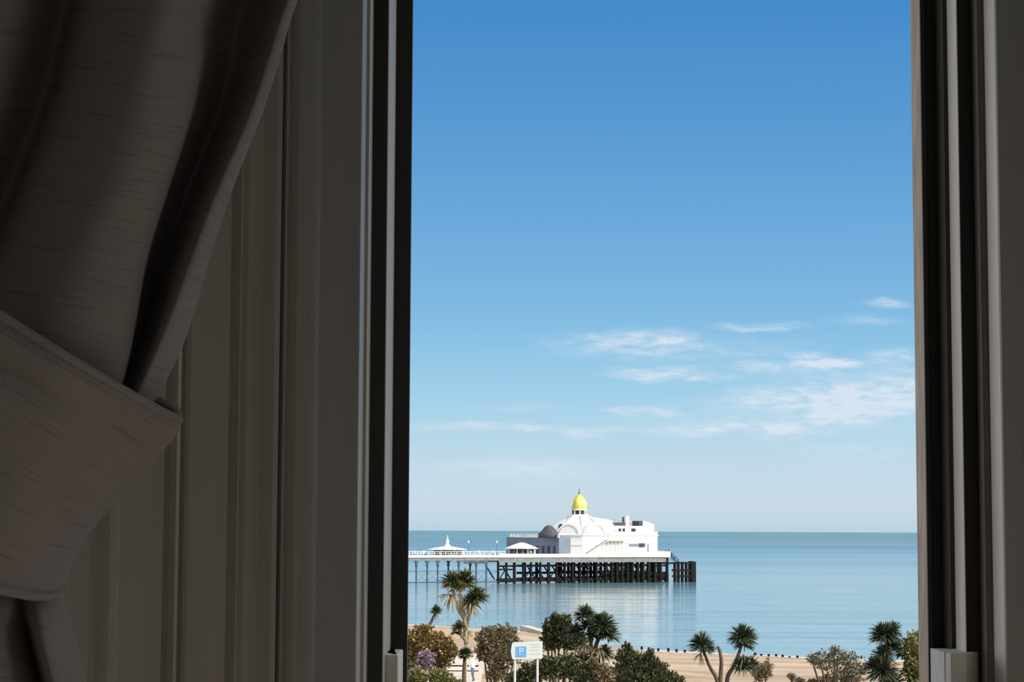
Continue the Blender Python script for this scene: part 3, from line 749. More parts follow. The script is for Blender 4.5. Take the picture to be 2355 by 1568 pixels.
# round dormers and arched lunettes on the facets
for i in (4, 5, 6):
    a = PI / 4 * (i + 1); c = Vector((uc + AP * math.cos(a), vc + AP * math.sin(a), 0)); t = Vector((-math.sin(a), math.cos(a), 0)); nn = Vector((math.cos(a), math.sin(a), 0))
    if i == 4:
        pass
    poly = [(-3.4, 5.4)] + [(3.4 * -math.cos(q * PI / 12), 5.6 + 3.3 * math.sin(q * PI / 12)) for q in range(13)] + [(3.4, 5.4)]
    vs = []
    for dx, z in poly: vs.append(c + nn * .15 + t * dx + Vector((0, 0, z)))
    for dx, z in poly: vs.append(c - nn * 2.8 + t * dx + Vector((0, 0, z)))
    n = len(poly); fs = [tuple(range(n)), tuple(range(2 * n - 1, n - 1, -1))] + [(q, (q + 1) % n, (q + 1) % n + n, q + n) for q in range(n)]
    ag = MB().add(vs, fs).build('arched_gable', M['white'], pav)
    an = [c + nn * .22 + t * (2.7 * -math.cos(q * PI / 12)) + Vector((0, 0, 5.75 + 2.6 * math.sin(q * PI / 12))) for q in range(13)]
    MB().tube(an, .10, 5).build('arch_moulding', M['ribgrey'], ag)
a = PI + PI * .14
c = Vector((uc + 6.9 * math.cos(a), vc + 6.9 * math.sin(a), 7.7)); nn = Vector((math.cos(a), math.sin(a), 0))
dr = MB().tube([c - nn * .2, c + nn * 1.3], 1.15, 20).build('round_dormer', M['white'], pav)
MB().tube([c + nn * 1.28, c + nn * 1.36], 0.85, 20).build('dormer_window', M['winglass'], dr)
da = U(1264, 9.0)
MB().lathe([(3.0, 4.8), (3.0, 5.95), (2.3, 6.4), (1.75, 7.1), (1.3, 7.7), (.8, 8.1), (.1, 8.3)], (da, 9.0, 0), 20).build('small_dark_dome', M['lead'], pav, smooth=True)
# lantern and gilded dome
lt = MB().lathe([(3.1, 10.5), (3.1, 10.9), (2.6, 11.0), (2.6, 11.3)], (uc, vc, 0), 8, PI / 8); lt.build('lantern_base', M['white'], pav)
lw = MB().lathe([(1.85, 11.2), (1.85, 12.9)], (uc, vc, 0), 8, PI / 8); lw.build('lantern_window', M['winglass'], pav)
lpst = MB()
for i in range(8):
    a = PI / 8 + i * PI / 4; lpst.tube([(uc + 1.95 * math.cos(a), vc + 1.95 * math.sin(a), 11.2), (uc + 1.95 * math.cos(a), vc + 1.95 * math.sin(a), 12.6)], .16, 6)
lpst.lathe([(2.1, 12.4), (2.2, 12.5), (2.1, 12.65)], (uc, vc, 0), 24); lpst.build('lantern_column', M['white'], pav)
dm = MB().lathe([(1.9, 12.6), (2.12, 13.1), (2.25, 13.7), (2.2, 14.4), (1.9, 15.2), (1.35, 15.9), (.75, 16.4), (.38, 16.75), (.2, 17.0)], (uc, vc, 0), 32)
dm.build('gold_dome', M['gold'], pav, smooth=True)
fn = MB().lathe([(.2, 16.95), (.3, 17.15), (.1, 17.4), (.08, 18.0), (.16, 18.15), (.03, 18.4), (.02, 19.0)], (uc, vc, 0), 10); fn.build('finial', M['lead'], pav, smooth=True)
# landward wing
uw = U(1287, 5.0)
vL = 5.0
# far end of that wall is seen at 1165
kk = (1167 - W0) / F; p = O + ax * uw; vR = (kk * p.y - p.x) / (ay.x - kk * ay.y)
vR = min(vR, 40)
wg = MB(); wg.box(uw, vL, 0, uw + 14, vR, 4.9); wg.build('landward_wing', M['shade_blue_grey'], pav)
bal = MB(); v = vL
while v < vR - 2:
    bal.box(uw - .1, v, 5.0, uw + .15, v + 1.3, 5.85); v += 2.1
bal.box(uw - .15, vL, 4.85, uw + .3, vR - 2, 5.1); bal.box(uw - .15, vL, 5.8, uw + .2, vR - 2, 5.98)
bal.build('balustrade', M['white'], pav)
v = vL + 2; i = 0
while v < vR - 2:
    MB().box(uw - .06, v, 0.4, uw + .05, v + 1.5, 2.6).build('window', M['winglass'], pav); v += 3.4
# seaward wing: lower storey flush with the front, upper storey set back
uS = U(1405, 3.0); uSe = U(1512, 2.5)
sw = MB(); sw.box(uc + 4, 2.4, 0, uSe, 30, 5.75); sw.build('seaward_wing', M['white'], pav)
co2 = MB(); co2.box(uc + 4, 2.2, 5.45, uSe + .2, 30, 5.75); co2.box(uc + 4, 2.25, 3.55, uSe + .1, 2.4, 3.7); co2.box(uc + 4.2, 2.25, 5.75, uSe, 2.4, 6.6); co2.build('parapet', M['white'], pav)
uU0, uU1 = U(1385, 6), U(1505, 6)
up = MB(); up.box(uc + 5, 6, 5.5, uU1, 24, 8.2)
up.build('upper_storey', M['white'], pav)
for px in (1424, 1433, 1453, 1457):
    uq = U(px, 5.9); MB().box(uq, 5.9, 6.35, uq + .75, 6.05, 7.5).build('window', M['winglass'], pav)
# barrel roof running seaward from the hall
br2 = []; cv = 12; rr_ = 6.2
for q in range(13): br2.append((cv - rr_ * math.cos(q * PI / 12), 7.6 + 3.3 * math.sin(q * PI / 12)))
ua, ub = uc + 2, U(1412, 8)
vs = [(ua, y, z) for y, z in br2] + [(ub, y, z - .9) for y, z in br2]; n = 13
MB().add(vs, [(q, q + 1, q + 1 + n, q + n) for q in range(n - 1)] + [tuple(range(n)), tuple(range(2 * n - 1, n - 1, -1))]).build('barrel_roof', M['white'], pav)
ch = U(1442, 8)
MB().box(ch - .5, 7.5, 8, ch + .5, 8.6, 10.9).build('chimney', M['white'], pav)
ch2 = U(1435, 12); MB().box(ch2 - .35, 11.5, 8, ch2 + .35, 12.2, 10.7).build('chimney', M['lead'], pav)
lq = MB(); lq.box(U(1410, 7), 6.4, 8.2, U(1436, 7), 14, 9.1); lq.box(U(1467, 7), 6.3, 8.2, U(1476, 7), 10, 9.6); lq.build('roof_plant', M['lead'], pav)
g0, g1 = U(1479, 6), uU1
vs = [(g0, 6, 8.2), (g1, 6, 8.2), (g1, 6, 8.7), (g0 + .4, 6, 9.6), (g0, 6, 9.4)]; n = 5
vs2 = [(a, 16, c_) for a, b, c_ in vs]
MB().add(vs + vs2, [tuple(range(5)), tuple(range(9, 4, -1))] + [(q, (q + 1) % 5, (q + 1) % 5 + 5, q + 5) for q in range(5)]).build('lean_to_roof', M['white'], pav)
# long window of the lower storey
w1, w2 = U(1447, 2.4), U(1485, 2.4)
MB().box(w1, 2.3, 2.5, w2, 2.45, 3.3).build('window', M['shade_blue_grey'], pav)
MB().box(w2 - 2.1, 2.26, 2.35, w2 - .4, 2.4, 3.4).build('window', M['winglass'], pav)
MB().box(w2 + .6, 2.3, 0.7, w2 + 1.0, 2.45, 3.3).build('door', M['shade_blue_grey'], pav)
# outside stair up to the first-floor balcony
s0, s1 = U(1346, 1.2), U(1398, 1.2)
sm = MB(); ns = 16
for i in range(ns):
    uu = s0 + (s1 - s0) * i / ns; zz = .2 + 4.0 * i / ns
    sm.box(uu, 0.9, zz, uu + (s1 - s0) / ns, 2.0, zz + .28)
sm.tube([(s0, .9, 1.2), (s1, .9, 5.3), (U(1442, 1.0), .9, 5.3)], .07, 6)
sm.box(s1, 0.9, 4.05, U(1442, 1.0), 2.4, 4.35)
for i in range(6):
    uu = s1 + (U(1442, 1.0) - s1) * i / 5; sm.box(uu, .85, 4.3, uu + .12, .97, 5.3); sm.box(uu, .9, 0, uu + .16, 1.06, 4.1)
sm.build('outside_stair', M['ribgrey'], pav)
tag(pav, 'large white pier pavilion crowned by a small gold dome', 'pavilion')

# kiosks on the deck ---------------------------------------------------
def kiosk(px0, px1, v, label, spire, roofh, wallh, arrow=0.5, body_m='shade_blue_grey'):
    ua, ub = U(px0, v), U(px1, v); uc_ = (ua + ub) / 2; r = (ub - ua) / 2
    c = O + ax * uc_ + ay * v; c.z = DK
    k = empty('deck_kiosk', c, TH)
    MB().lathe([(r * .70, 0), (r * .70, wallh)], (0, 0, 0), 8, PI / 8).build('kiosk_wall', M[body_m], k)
    for i in range(8):
        a = i * PI / 4; bw = MB(); bw.tube([(r * .84 * math.cos(a), r * .84 * math.sin(a), 0), (r * .84 * math.cos(a), r * .84 * math.sin(a), wallh)], .10, 6); bw.build('post', M['white'], k)
    MB().lathe([(r, wallh - .1), (r * 1.02, wallh), (r * .72, wallh + roofh * .38), (r * .3, wallh + roofh * .82), (.25, wallh + roofh)], (0, 0, 0), 8, PI / 8).build('kiosk_roof', M['white'], k)
    if spire:
        MB().lathe([(.75, 0), (.8, .5), (.45, .7), (.4, 1.4), (.55, 1.5), (.2, 2.1), (.03, 3.2)], (0, 0, wallh + roofh * .7), 12).build('spire', M['white'], k)
    w_ = MB()
    for i in range(8):
        a = i * PI / 4; q = r * .70 * math.cos(PI / 8) + .02
        x, y = q * math.cos(a), q * math.sin(a); tx, ty = -math.sin(a), math.cos(a); hw = r * .19
        vs = [(x + tx * s * hw + math.cos(a) * d, y + ty * s * hw + math.sin(a) * d, z) for d in (0, .05) for s in (-1, 1) for z in (.8, wallh - .3)]
        w_.add(vs, [(0, 1, 3, 2), (4, 6, 7, 5), (0, 2, 6, 4), (1, 5, 7, 3), (0, 4, 5, 1), (2, 3, 7, 6)])
    w_.build('kiosk_window', M['winglass'], k)
    tag(k, label, 'kiosk', 'kiosks on the pier deck'); return k
kiosk(990, 1073, 5.0, 'wide low white kiosk with a pointed spire on the pier walkway', True, .9, 1.7)
kiosk(1167, 1236, 4.0, 'white pitched-roof kiosk in front of the pavilion side wall', False, 1.6, 2.0)

# lamp posts on the railing
def lamp(px, v, label):
    u = U(px, v); c = O + ax * u + ay * v; c.z = DK
    k = empty('lamp_post', c, TH)
    MB().tube([(0, 0, 0), (0, 0, .8), (0, 0, .9), (0, 0, 3.4)], [.13, .11, .07, .05], 8).build('post', M['iron'], k)
    MB().lathe([(.1, 3.35), (.22, 3.5), (.25, 3.75), (.12, 3.95), (.02, 4.1)], (0, 0, 0), 10).build('lantern', M['white'], k)
    tag(k, label, 'lamp post', 'lamp posts on the pier')
lamp(1080, 8.5, 'slim lamp post just right of the spired kiosk on the pier')
lamp(1145, 8.5, 'slim lamp post nearest the pavilion on the pier walkway')

# ------------------------------------------------------------------ people
def person_mesh(name, top, legs, hairc, stride=0.15, arm=0.1):
    me = bpy.data.meshes.new(name)
    vs = [(0, 0, .95), (0, 0, 1.15), (0, 0, 1.38), (0, .01, 1.50), (0, .02, 1.60), (0, .02, 1.72),
          (.10, 0, .88), (.11, stride * .6, .48), (.11, stride * -.2, .07), (.11, stride * -.2 - .0 + .13, .03),
          (-.10, 0, .88), (-.11, -stride * .2, .48), (-.11, -stride * 1.2, .08), (-.11, -stride * 1.2 + .12, .03),
          (.20, 0, 1.36), (.25, -arm, 1.10), (.24, arm * .5, .86), (.235, arm * .8, .78),
          (-.20, 0, 1.36), (-.25, arm, 1.10), (-.24, arm * 1.8, .86), (-.235, arm * 2.2, .78)]
    ed = [(0, 1), (1, 2), (2, 3), (3, 4), (4, 5), (0, 6), (6, 7), (7, 8), (8, 9), (0, 10), (10, 11), (11, 12), (12, 13),
          (2, 14), (14, 15), (15, 16), (16, 17), (2, 18), (18, 19), (19, 20), (20, 21)]
    rad = [.15, .14, .155, .06, .095, .085, .10, .065, .045, .04, .10, .065, .045, .04, .07, .048, .035, .04, .07, .048, .035, .04]
    me.from_pydata(vs, ed, []); o = bpy.data.objects.new(name, me); COL.objects.link(o)
    sk = o.modifiers.new('skin', 'SKIN')
    for i, r in enumerate(rad): me.skin_vertices[0].data[i].radius = (r, r * .85)
    me.skin_vertices[0].data[0].use_root = True
    o.modifiers.new('sub', 'SUBSURF').levels = 1
    bpy.context.view_layer.update()
    dg = bpy.context.evaluated_depsgraph_get()
    m2 = bpy.data.meshes.new_from_object(o.evaluated_get(dg))
    bpy.data.objects.remove(o)
    m2.materials.clear()
    for mm in (legs, top, SKIN, hairc, SHOE): m2.materials.append(mm)
    for p in m2.polygons:
        c = p.center; p.use_smooth = True
        if c.z < .07: p.material_index = 4
        elif c.z < .93 and abs(c.x) < .19: p.material_index = 0
        elif c.z < 1.47 and c.z > .86: p.material_index = 1
        elif c.z <= .86: p.material_index = 2
        elif c.z > 1.72 or (c.z > 1.6 and c.y < 0): p.material_index = 3
        else: p.material_index = 2
    return m2
SKIN = mat('skin', (0.55, 0.36, 0.27, 1), .6); SHOE = mat('shoe', (.03, .03, .03, 1), .7)
H1 = mat('dark_hair', (.04, .03, .02, 1), .8); H2 = mat('grey_hair', (.4, .38, .36, 1), .8)
cl = {'white': mat('white_top', (.8, .8, .8, 1), .8), 'navy': mat('navy_coat', (.02, .03, .07, 1), .8), 'red': mat('red_coat', (.5, .06, .06, 1), .8),
      'black': mat('black_trousers', (.02, .02, .025, 1), .8), 'blue': mat('blue_jeans', (.08, .13, .24, 1), .8), 'tan': mat('tan_coat', (.42, .30, .2, 1), .8)}
PM = {}
for tname, lname, hh in (('white', 'blue', H1), ('navy', 'black', H2), ('red', 'black', H1), ('tan', 'blue', H1)):
    PM[tname] = person_mesh('person_' + tname, cl[tname], cl[lname], hh)
def person(c, rz, top, label, group=None):
    o = bpy.data.objects.new('person', PM[top]); COL.objects.link(o); o.location = c; o.rotation_euler = (0, 0, rz)
    tag(o, label, 'person', group); return o
ppl = [(948, 1.5, 'navy', 'person in dark coat at the left edge of the pier view'), (957, 2.5, 'white', 'person in white beside the dark-coated one at far left of pier'),
       (978, 1.2, 'white', 'person in white top just left of the spired kiosk'), (983, 2.6, 'red', 'person in red coat just left of the spired kiosk'),
       (1057, .9, 'red', 'person in red coat in front of the spired kiosk, right side'), (1064, 1.8, 'white', 'person in white in front of the spired kiosk, right side'),
       (1091, 1.4, 'navy', 'person in dark coat alone midway between the two kiosks'), (1104, 2.4, 'white', 'person in white right of the one midway between kiosks'),
       (1122, 1.5, 'tan', 'person in tan coat walking toward the pavilion'), (1136, 1.2, 'white', 'person in white nearest the pitched-roof kiosk, on its left'),
       (1213, .8, 'red', 'person in red coat before the pitched-roof kiosk'), (1222, 1.0, 'white', 'person in white by the right post of the pitched-roof kiosk')]
for px, v, t, lab in ppl:
    c = O + ax * U(px, v) + ay * v; c.z = DK
    person(c, R.uniform(-2, 2), t, lab, 'people on the pier deck')

# ------------------------------------------------------------------ plants
def rnd_dir():
    z = R.uniform(-1, 1); a = R.uniform(0, 2 * PI); r = math.sqrt(1 - z * z); return Vector((r * math.cos(a), r * math.sin(a), z))
def blades(mb, c, rad, n, axis=Vector((0, 0, 1)), spread=1.0, width=0.045, droop=0.25, lo=-0.45):
    for _ in range(n):
        d = rnd_dir()
        while d.dot(axis) < lo: d = rnd_dir()
        d = (d * spread + axis * (1 - spread) * .8).normalized()
        L_ = rad * R.uniform(.72, 1.08)
        side = d.cross(Vector((0, 0, 1))); side = side.normalized() if side.length > .05 else Vector((1, 0, 0))
        side = (side + rnd_dir() * .5).normalized()
        w = width * R.uniform(.7, 1.3)
        p0 = c + d * rad * .06; p1 = c + d * L_ * .5 + Vector((0, 0, .02)); p2 = c + d * L_ * .82 - Vector((0, 0, droop * L_ * .14)); p3 = c + d * L_ - Vector((0, 0, droop * L_ * .4))
        t = R.random()
        mb.add([p0 - side * w * .4, p0 + side * w * .4, p1 + side * w, p1 - side * w, p2 + side * w * .7, p2 - side * w * .7, p3],
               [(0, 1, 2, 3), (3, 2, 4, 5), (5, 4, 6)], t)
GZ = 4.0
def cordyline(D, base_px, tufts, label, stems=None, bark='bark', blade='blade', dry=(), gz=None, name='cordyline_palm', group=None, trunk_r=.11):
    """tufts: (px, py, radius_px, dy, n)   stems: lists of (px, py) from the ground up"""
    g = GZ if gz is None else gz
    base = W(base_px, 1560, D); base.z = g
    root = empty(name, base)
    for st in stems:
        pts = []; rad = []
        for i, q in enumerate(st):
            if q == 'base': p = Vector((base.x, base.y, g))
            else:
                p = W(q[0], q[1], D + (q[2] if len(q) > 2 else 0))
            pts.append(p - base); rad.append(trunk_r * (1.25 - .55 * i / max(1, len(st) - 1)))
        pts = [Vector(a) for a in resample([tuple(p) for p in pts], 5)]; rad2 = [trunk_r * (1.25 - .6 * i / (len(pts) - 1)) for i in range(len(pts))]
        MB().tube(pts, rad2, 8).build('trunk', M[bark], root, smooth=True)
    sc = D / F
    for (px, py, rp2, dy, n) in tufts:
        c = W(px, py, D + dy) - base; mb = MB()
        blades(mb, c, rp2 * sc * 1.12, int(n * 1.6), width=.03 + .00035 * rp2)
        mb.build('leaf_tuft', M[blade], root)
    for (px, py, rp2, dy, n) in dry:
        c = W(px, py, D + dy) - base; mb = MB()
        blades(mb, c, rp2 * sc, n, axis=Vector((0, 0, -1)), spread=.6, width=.03, droop=.6)
        mb.build('dry_leaf_skirt', M['blade_dry'], root)
    tag(root, label, 'palm', group); return root
def shrub(D, blobs, label, m, gz=None, n=900, leaf=0.10, name='shrub', stems=(), cat='shrub', spiky=0.0, bark='darkbark', group=None):
    """blobs: (px, py, rx_px, ry_px, dy)"""
    g = GZ if gz is None else gz
    bx_ = sum(b[0] for b in blobs) / len(blobs)
    base = W(bx_, 1560, D); base.z = g
    root = empty(name, base); sc = D / F; mb = MB()
    tot = sum(b[2] * b[3] for b in blobs)
    for (px, py, rx, ry, dy) in blobs:
        c = W(px, py, D + dy) - base
        for _ in range(int(2.2 * n * b_share(rx * ry, tot))):
            d = rnd_dir(); k = R.uniform(.25, 1.0) ** .6
            k *= 1 + .28 * math.sin(d.x * 5 + c.x * 3) * math.sin(d.z * 6 + c.z * 5) + .18 * math.sin(d.z * 13 + d.x * 11)
            p = c + Vector((d.x * rx * sc * k, d.y * rx * sc * k, d.z * ry * sc * k))
            q = (d + rnd_dir() * .9 + Vector((0, 0, .5 + spiky))).normalized(); s2 = q.cross(rnd_dir()).normalized()
            l = leaf * R.uniform(.7, 1.5); w = l * (.42 - .25 * min(1, spiky))
            mb.add([p, p + q * l * .5 + s2 * w, p + q * l, p + q * l * .5 - s2 * w], [(0, 1, 2, 3)], R.random())
    mb.build('foliage', M[m], root)
    sm_ = MB()
    for (px, py, rx, ry, dy) in blobs:
        c = W(px, py, D + dy) - base
        sm_.tube([(c.x * .5, c.y * .5, 0), (c.x * .8, c.y, max(.3, c.z * .6)), tuple(c)], [.09, .06, .03], 6)
        for _ in range(7):
            d = rnd_dir(); d.z = abs(d.z)
            sm_.tube([tuple(c - Vector((0, 0, .3))), tuple(c + Vector((d.x * rx, d.y * rx, d.z * ry)) * sc * .9)], [.03, .01], 5)
    sm_.build('branches', M[bark], root)
    tag(root, label, cat, group); return root
def b_share(a, tot): return a / tot

# tall cordyline with several heads
cordyline(112, 1066, [(1040, 1338, 30, 0, 150), (1068, 1340, 34, .5, 170), (1052, 1352, 22, -.4, 80), (1097, 1374, 30, -.3, 160), (1080, 1386, 26, .3, 90),
                      (1056, 1443, 20, -.4, 90), (1047, 1456, 14, 0, 50)],
          'tallest palm with several spiky heads rising in front of the pier walkway',
          stems=[['base', (1067, 1568), (1072, 1500), (1074, 1440), (1084, 1395)], [(1073, 1480), (1068, 1420), (1060, 1385), (1060, 1352)],
                 [(1072, 1470), (1062, 1460), (1056, 1446)], [(1068, 1420), (1050, 1390), (1040, 1348)]],
          dry=[(1083, 1385, 36, -.2, 70), (1038, 1365, 40, 0, 40), (1072, 1450, 24, .1, 40)])
cordyline(100, 1068, [(1070, 1503, 19, -.3, 150), (1068, 1510, 15, 0, 60)], 'small round-headed palm at the foot of the tallest palm', stems=[['base', (1068, 1590), (1067, 1550), (1069, 1508)]], blade='blade_dark', bark='darkbark')
cordyline(136, 992, [(1003, 1405, 17, 0, 110)], 'small leaning palm standing alone above the rusty bush at the left', stems=[['base', (986, 1455), (993, 1428), (1003, 1408)]], blade='blade_dark', bark='darkbark', dry=[(1001, 1414, 14, 0, 16)])
cordyline(108, 1362, [(1345, 1415, 30, 0, 170), (1352, 1440, 30, .5, 110), (1385, 1440, 37, -.3, 220), (1398, 1462, 32, -.5, 150), (1325, 1455, 26, .4, 110), (1362, 1462, 26, 0, 110), (1392, 1504, 26, 0, 110), (1340, 1518, 26, .2, 110), (1368, 1534, 30, .2, 120)],
          'bushy many-headed palm directly below the pavilion reflection', blade='blade_dark', bark='darkbark',
          stems=[['base', (1366, 1568), (1360, 1500), (1356, 1440), (1347, 1415)], [(1362, 1520), (1372, 1480), (1388, 1445)]],
          dry=[(1380, 1490, 40, 0, 60), (1345, 1480, 36, 0, 50)])
cordyline(118, 1652, [(1614, 1484, 34, 0, 210), (1622, 1494, 24, .3, 90)], 'forked palm with one wide fan head and a bare stem',
          stems=[['base', (1650, 1568), (1632, 1532), (1618, 1498)], ['base', (1657, 1560), (1659, 1520), (1655, 1495), (1650, 1486)]], blade='blade_dark', bark='darkbark',
          dry=[(1612, 1502, 26, 0, 20)])
cordyline(114, 1690, [(1708, 1466, 37, 0, 230), (1712, 1482, 28, .3, 90), (1712, 1532, 32, -.2, 120), (1730, 1528, 24, .4, 60)], 'upright pointed palm to the right of the forked palm',
          stems=[['base', (1672, 1568), (1688, 1530), (1700, 1500), (1708, 1472)]], blade='blade_dark', bark='darkbark', dry=[(1712, 1510, 52, 0, 22)])
cordyline(108, 2046, [(2034, 1462, 38, 0, 260), (2050, 1486, 36, .3, 160), (2028, 1545, 44, -.2, 220), (2052, 1575, 44, .2, 160), (2078, 1500, 32, .5, 110), (2052, 1450, 28, .4, 90), (2008, 1530, 26, 0, 80), (2030, 1510, 30, .3, 120)], 'dense dark palm beside the right window jamb',
          stems=[['base', (2040, 1568), (2044, 1520), (2036, 1470)]], blade='blade_dark', bark='darkbark')
# shrubs and small trees
shrub(124, [(968, 1470, 34, 26, 0), (1004, 1476, 34, 24, 1), (1030, 1498, 22, 28, 0), (952, 1500, 24, 30, 0), (992, 1512, 34, 22, 1), (978, 1449, 16, 12, 0), (955, 1532, 24, 24, 0), (1012, 1524, 22, 18, 1), (940, 1560, 24, 24, 0)], 'rusty olive bush in the lower left corner of the sea view', 'leaf_olive', n=4000, leaf=.13, name='bush', cat='bush')
shrub(120, [(1120, 1468, 26, 26, 0), (1160, 1464, 30, 26, .6), (1140, 1500, 34, 24, 0), (1112, 1500, 18, 20, 0), (1185, 1482, 16, 14, 0), (1170, 1512, 24, 18, 0), (1142, 1545, 22, 24, 0)], 'brown thin-leaved tree between the tallest palm and the road sign', 'leaf_brown', n=2900, leaf=.12, name='small_tree', cat='tree')
shrub(112, [(1285, 1450, 26, 32, 0), (1268, 1470, 20, 24, .5), (1305, 1474, 26, 20, 0), (1258, 1478, 12, 18, 0), (1300, 1434, 12, 20, 0), (1326, 1476, 22, 18, 0), (1258, 1445, 7, 20, 0), (1275, 1422, 8, 12, 0)], 'dark green bush just right of the road sign', 'leaf_dark', n=2800, leaf=.15, name='bush', cat='bush', spiky=.5)
shrub(100, [(1265, 1536, 34, 24, 0), (1300, 1530, 30, 24, .5), (1225, 1548, 30, 22, 0), (1335, 1552, 30, 22, 0), (1190, 1566, 26, 18, 0)], 'low mixed green shrub behind the posts of the road sign', 'leaf_dark', n=3000, leaf=.12, name='shrub')
shrub(104, [(1440, 1512, 24, 20, 0), (1470, 1532, 40, 26, .5), (1505, 1540, 30, 24, 0), (1430, 1556, 34, 24, 0), (1490, 1570, 50, 26, 0), (1444, 1497, 9, 16, 0), (1496, 1512, 8, 18, 0), (1545, 1566, 26, 18, 0)], 'broad dark spiky shrub at the bottom centre in front of the sand', 'leaf_dark', n=4600, leaf=.15, name='shrub', spiky=.8)
shrub(100, [(1385, 1560, 26, 26, 0), (1365, 1535, 12, 22, 0)], 'small twiggy shrub below the many-headed palm', 'leaf_brown', n=900, leaf=.11, name='shrub')
shrub(126, [(1885, 1512, 26, 14, 0), (1925, 1510, 24, 20, 0), (1952, 1520, 28, 20, .5), (1900, 1530, 30, 12, 0), (1960, 1545, 26, 12, 0), (1866, 1514, 14, 8, 0), (1935, 1552, 30, 12, .5), (1985, 1538, 18, 12, 0), (1918, 1494, 10, 8, 0)], 'thin grey-green shrub at the water\'s edge left of the dark palm', 'leaf_grey', n=1500, leaf=.10, name='shrub')
shrub(108, [(2098, 1500, 22, 40, 0), (2106, 1545, 24, 40, 0), (2120, 1480, 20, 30, 1)], 'yellow-green shrub squeezed against the right window jamb', 'leaf_lime', n=2200, leaf=.14, name='shrub')
shrub(128, [(1905, 1566, 22, 12, 0), (1960, 1568, 24, 12, 0), (1870, 1572, 18, 10, 0)], 'low brown scrub along the bottom edge left of the dark palm', 'leaf_brown', n=900, leaf=.1, name='shrub')
shrub(130, [(1820, 1556, 10, 6, 0), (1838, 1566, 12, 8, 0)], 'tiny brown tuft on the sand at the bottom edge', 'leaf_brown', n=220, leaf=.09, name='shrub')
shrub(126, [(1762, 1540, 14, 20, 0), (1745, 1550, 14, 20, 0)], 'reddish dry shrub right of the upright pointed palm', 'leaf_brown', n=600, leaf=.1, name='shrub')
shrub(118, [(980, 1512, 18, 14, 0), (972, 1530, 12, 14, 0)], 'lilac flowering shrub beneath the rusty olive bush', 'flower', n=700, leaf=.12, name='shrub')
shrub(112, [(1010, 1556, 30, 18, 0), (955, 1560, 22, 22, 0), (1040, 1572, 24, 12, 0)], 'yellow-green low shrub in the bottom left corner of the sea view', 'leaf_lime', n=1700, leaf=.11, name='shrub')

# promenade railing / benches
pl = MB()
for x in [-40 + i * 2.2 for i in range(18)]:
    pl.box(x, 144.9, 3.98, x + .08, 145, 4.75)
pl.box(-40, 144.88, 4.68, -2.2, 145.0, 4.78); pl.box(-40, 144.9, 4.35, -2.2, 144.98, 4.42)
rb = pl.build('promenade_railing', M['signblack']); tag(rb, 'low dark railing along the promenade behind the palms', 'railing')
person((XX(1087, 141, 1540), 141, 3.98), 1.2, 'white', 'person in white top strolling behind the round-headed palm')
gw = MB(); a = W(1196, 1448, 292); b = W(1254, 1464, 272)
dvec = Vector((b.x - a.x, b.y - a.y, 0)); nn = Vector((-dvec.y, dvec.x, 0)).normalized() * 1.2
gw.prism([(a.x, a.y), (b.x, b.y), (b.x + nn.x, b.y + nn.y), (a.x + nn.x, a.y + nn.y)], -.6, 0.9)
g_ = gw.build('breakwater', M['paving']); tag(g_, 'pale low breakwater at the waterline above the road sign', 'breakwater')
# groyne posts at the water's edge
posts = [(1432, 1487), (1476, 1490), (1492, 1491), (1514, 1495), (1537, 1496), (1556, 1499), (1575, 1501), (1737, 1508), (1751, 1512), (1768, 1513), (1785, 1512), (1800, 1514), (1816, 1517), (1834, 1516)]
pst = MB().tube([(0, 0, -1.2), (0, 0, .22)], [.17, .13], 8).build('groyne_post', M['timber'])
tag(pst, 'weathered dark groyne post in the row along the waterline', 'post', 'groyne posts along the waterline')
first = True
for px, py in posts:
    o = pst if first else pst.copy()
    if not first: COL.objects.link(o)
    first = False
    Y = 14 * F / (py + 2 - 1221); x = XX(px, Y, py); o.location = (x, Y, 0.35 * R.uniform(.6, 1.2) + zb(ysh(x) - Y) * .5)
    o.scale = (1, 1, 1)

# road sign
SD = 92
sc = SD / F
s_root = empty('road_sign', Vector((W(1208, 1500, SD).x, SD, GZ)))
def sl(px, py): p = W(px, py, SD) - s_root.location; return (p.x, p.z)
rz = 0
x0, z1 = sl(1169, 1480); x1, zz = sl(1248, 1474); z0 = sl(1208, 1517)[1]; ztop = sl(1208, 1477)[1]
x2 = sl(1183, 1500)[0]
zm = (z0 + ztop) / 2
slope = .045
def Z(x, z): return z + (x - x0) * slope
panel = [(x0 + .02, zm), (x2 - .08, z0 + .02), (x2, z0), (x1, z0), (x1, ztop), (x2, ztop), (x2 - .08, ztop - .02)]
def plate(poly, y0, y1, name, m, parent=s_root):
    n = len(poly); vs = [(x, y0, Z(x, z)) for x, z in poly] + [(x, y1, Z(x, z)) for x, z in poly]
    fs = [tuple(range(n)), tuple(range(2 * n - 1, n - 1, -1))] + [(i, i + n, (i + 1) % n + n, (i + 1) % n) for i in range(n)]
    return MB().add(vs, fs).build(name, m, parent)
pn = plate(panel, -.03, .0, 'sign_panel', M['signwhite'])
hx = x0 - .06
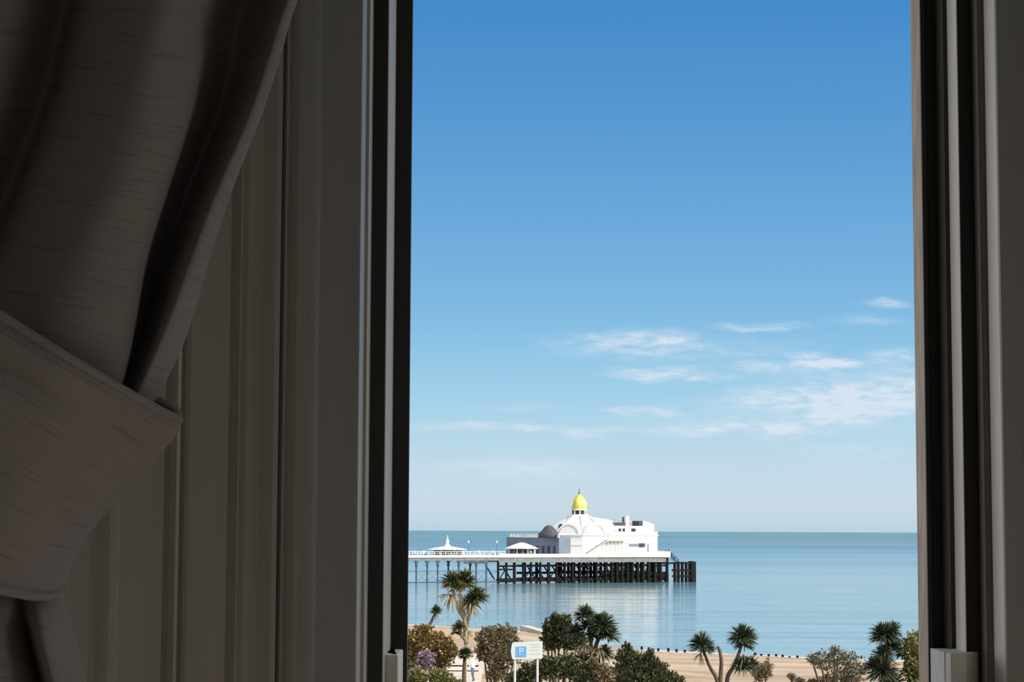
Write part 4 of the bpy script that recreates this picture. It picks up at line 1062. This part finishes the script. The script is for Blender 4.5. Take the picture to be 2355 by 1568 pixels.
plate([(hx, zm), (x2 - .22, z0 + .0), (x2 - .10, z0 + .0), (hx + .17, zm), (x2 - .10, ztop), (x2 - .22, ztop)], -.036, -.006, 'arrow_border', M['signblack'])
px_, pz_ = sl(1200, 1498)
sq = [(px_ - .26, pz_ - .26), (px_ + .20, pz_ - .26), (px_ + .20, pz_ + .20), (px_ - .26, pz_ + .20)]
psy = plate(sq, -.045, -.031, 'parking_symbol', M['signblue'])
def text(s, x, z, size, m, name, par):
    cu = bpy.data.curves.new(name, 'FONT'); cu.body = s; cu.size = size; cu.extrude = .004; cu.align_x = 'CENTER'; cu.align_y = 'CENTER'
    t = bpy.data.objects.new(name, cu); COL.objects.link(t); bpy.context.view_layer.update()
    dg = bpy.context.evaluated_depsgraph_get(); me = bpy.data.meshes.new_from_object(t.evaluated_get(dg)); bpy.data.objects.remove(t)
    me.materials.clear(); me.materials.append(m)
    o = bpy.data.objects.new(name, me); COL.objects.link(o); o.parent = par; o.location = (x, -.052, Z(x, z)); o.rotation_euler = (PI / 2, 0, 0)
    return o
text('P', px_ - .03, pz_ - .03, .42, M['signwhite'], 'parking_letter', psy)
ln = MB()
for (pa, pb, py) in ((1216, 1242, 1486), (1222, 1243, 1492), (1216, 1240, 1499), (1220, 1242, 1508)):
    xa, za = sl(pa, py); xb, _ = sl(pb, py)
    ln.add([(xa, -.034, Z(xa, za)), (xb, -.034, Z(xb, za)), (xb, -.034, Z(xb, za + .05)), (xa, -.034, Z(xa, za + .05))], [(0, 1, 2, 3)])
ln.build('sign_lettering', M['signgrey'], pn)
for px in (1184, 1236):
    xq = sl(px, 1530)[0]; MB().tube([(xq, .05, 0), (xq, .05, Z(xq, ztop - .1))], .055, 10).build('post', M['galv'], s_root)
tag(s_root, 'white road direction sign with blue parking square on two posts', 'sign')

# ------------------------------------------------------------------ view
vs_ = scene.view_settings; vs_.view_transform = 'Standard'; vs_.look = 'None'; vs_.exposure = 0; vs_.gamma = 1; vs_.use_curve_mapping = False
scene.display_settings.display_device = 'sRGB'
scene.cycles.use_denoising = True
scene.cycles.max_bounces = 14; scene.cycles.diffuse_bounces = 8
scene.cycles.sample_clamp_indirect = 6
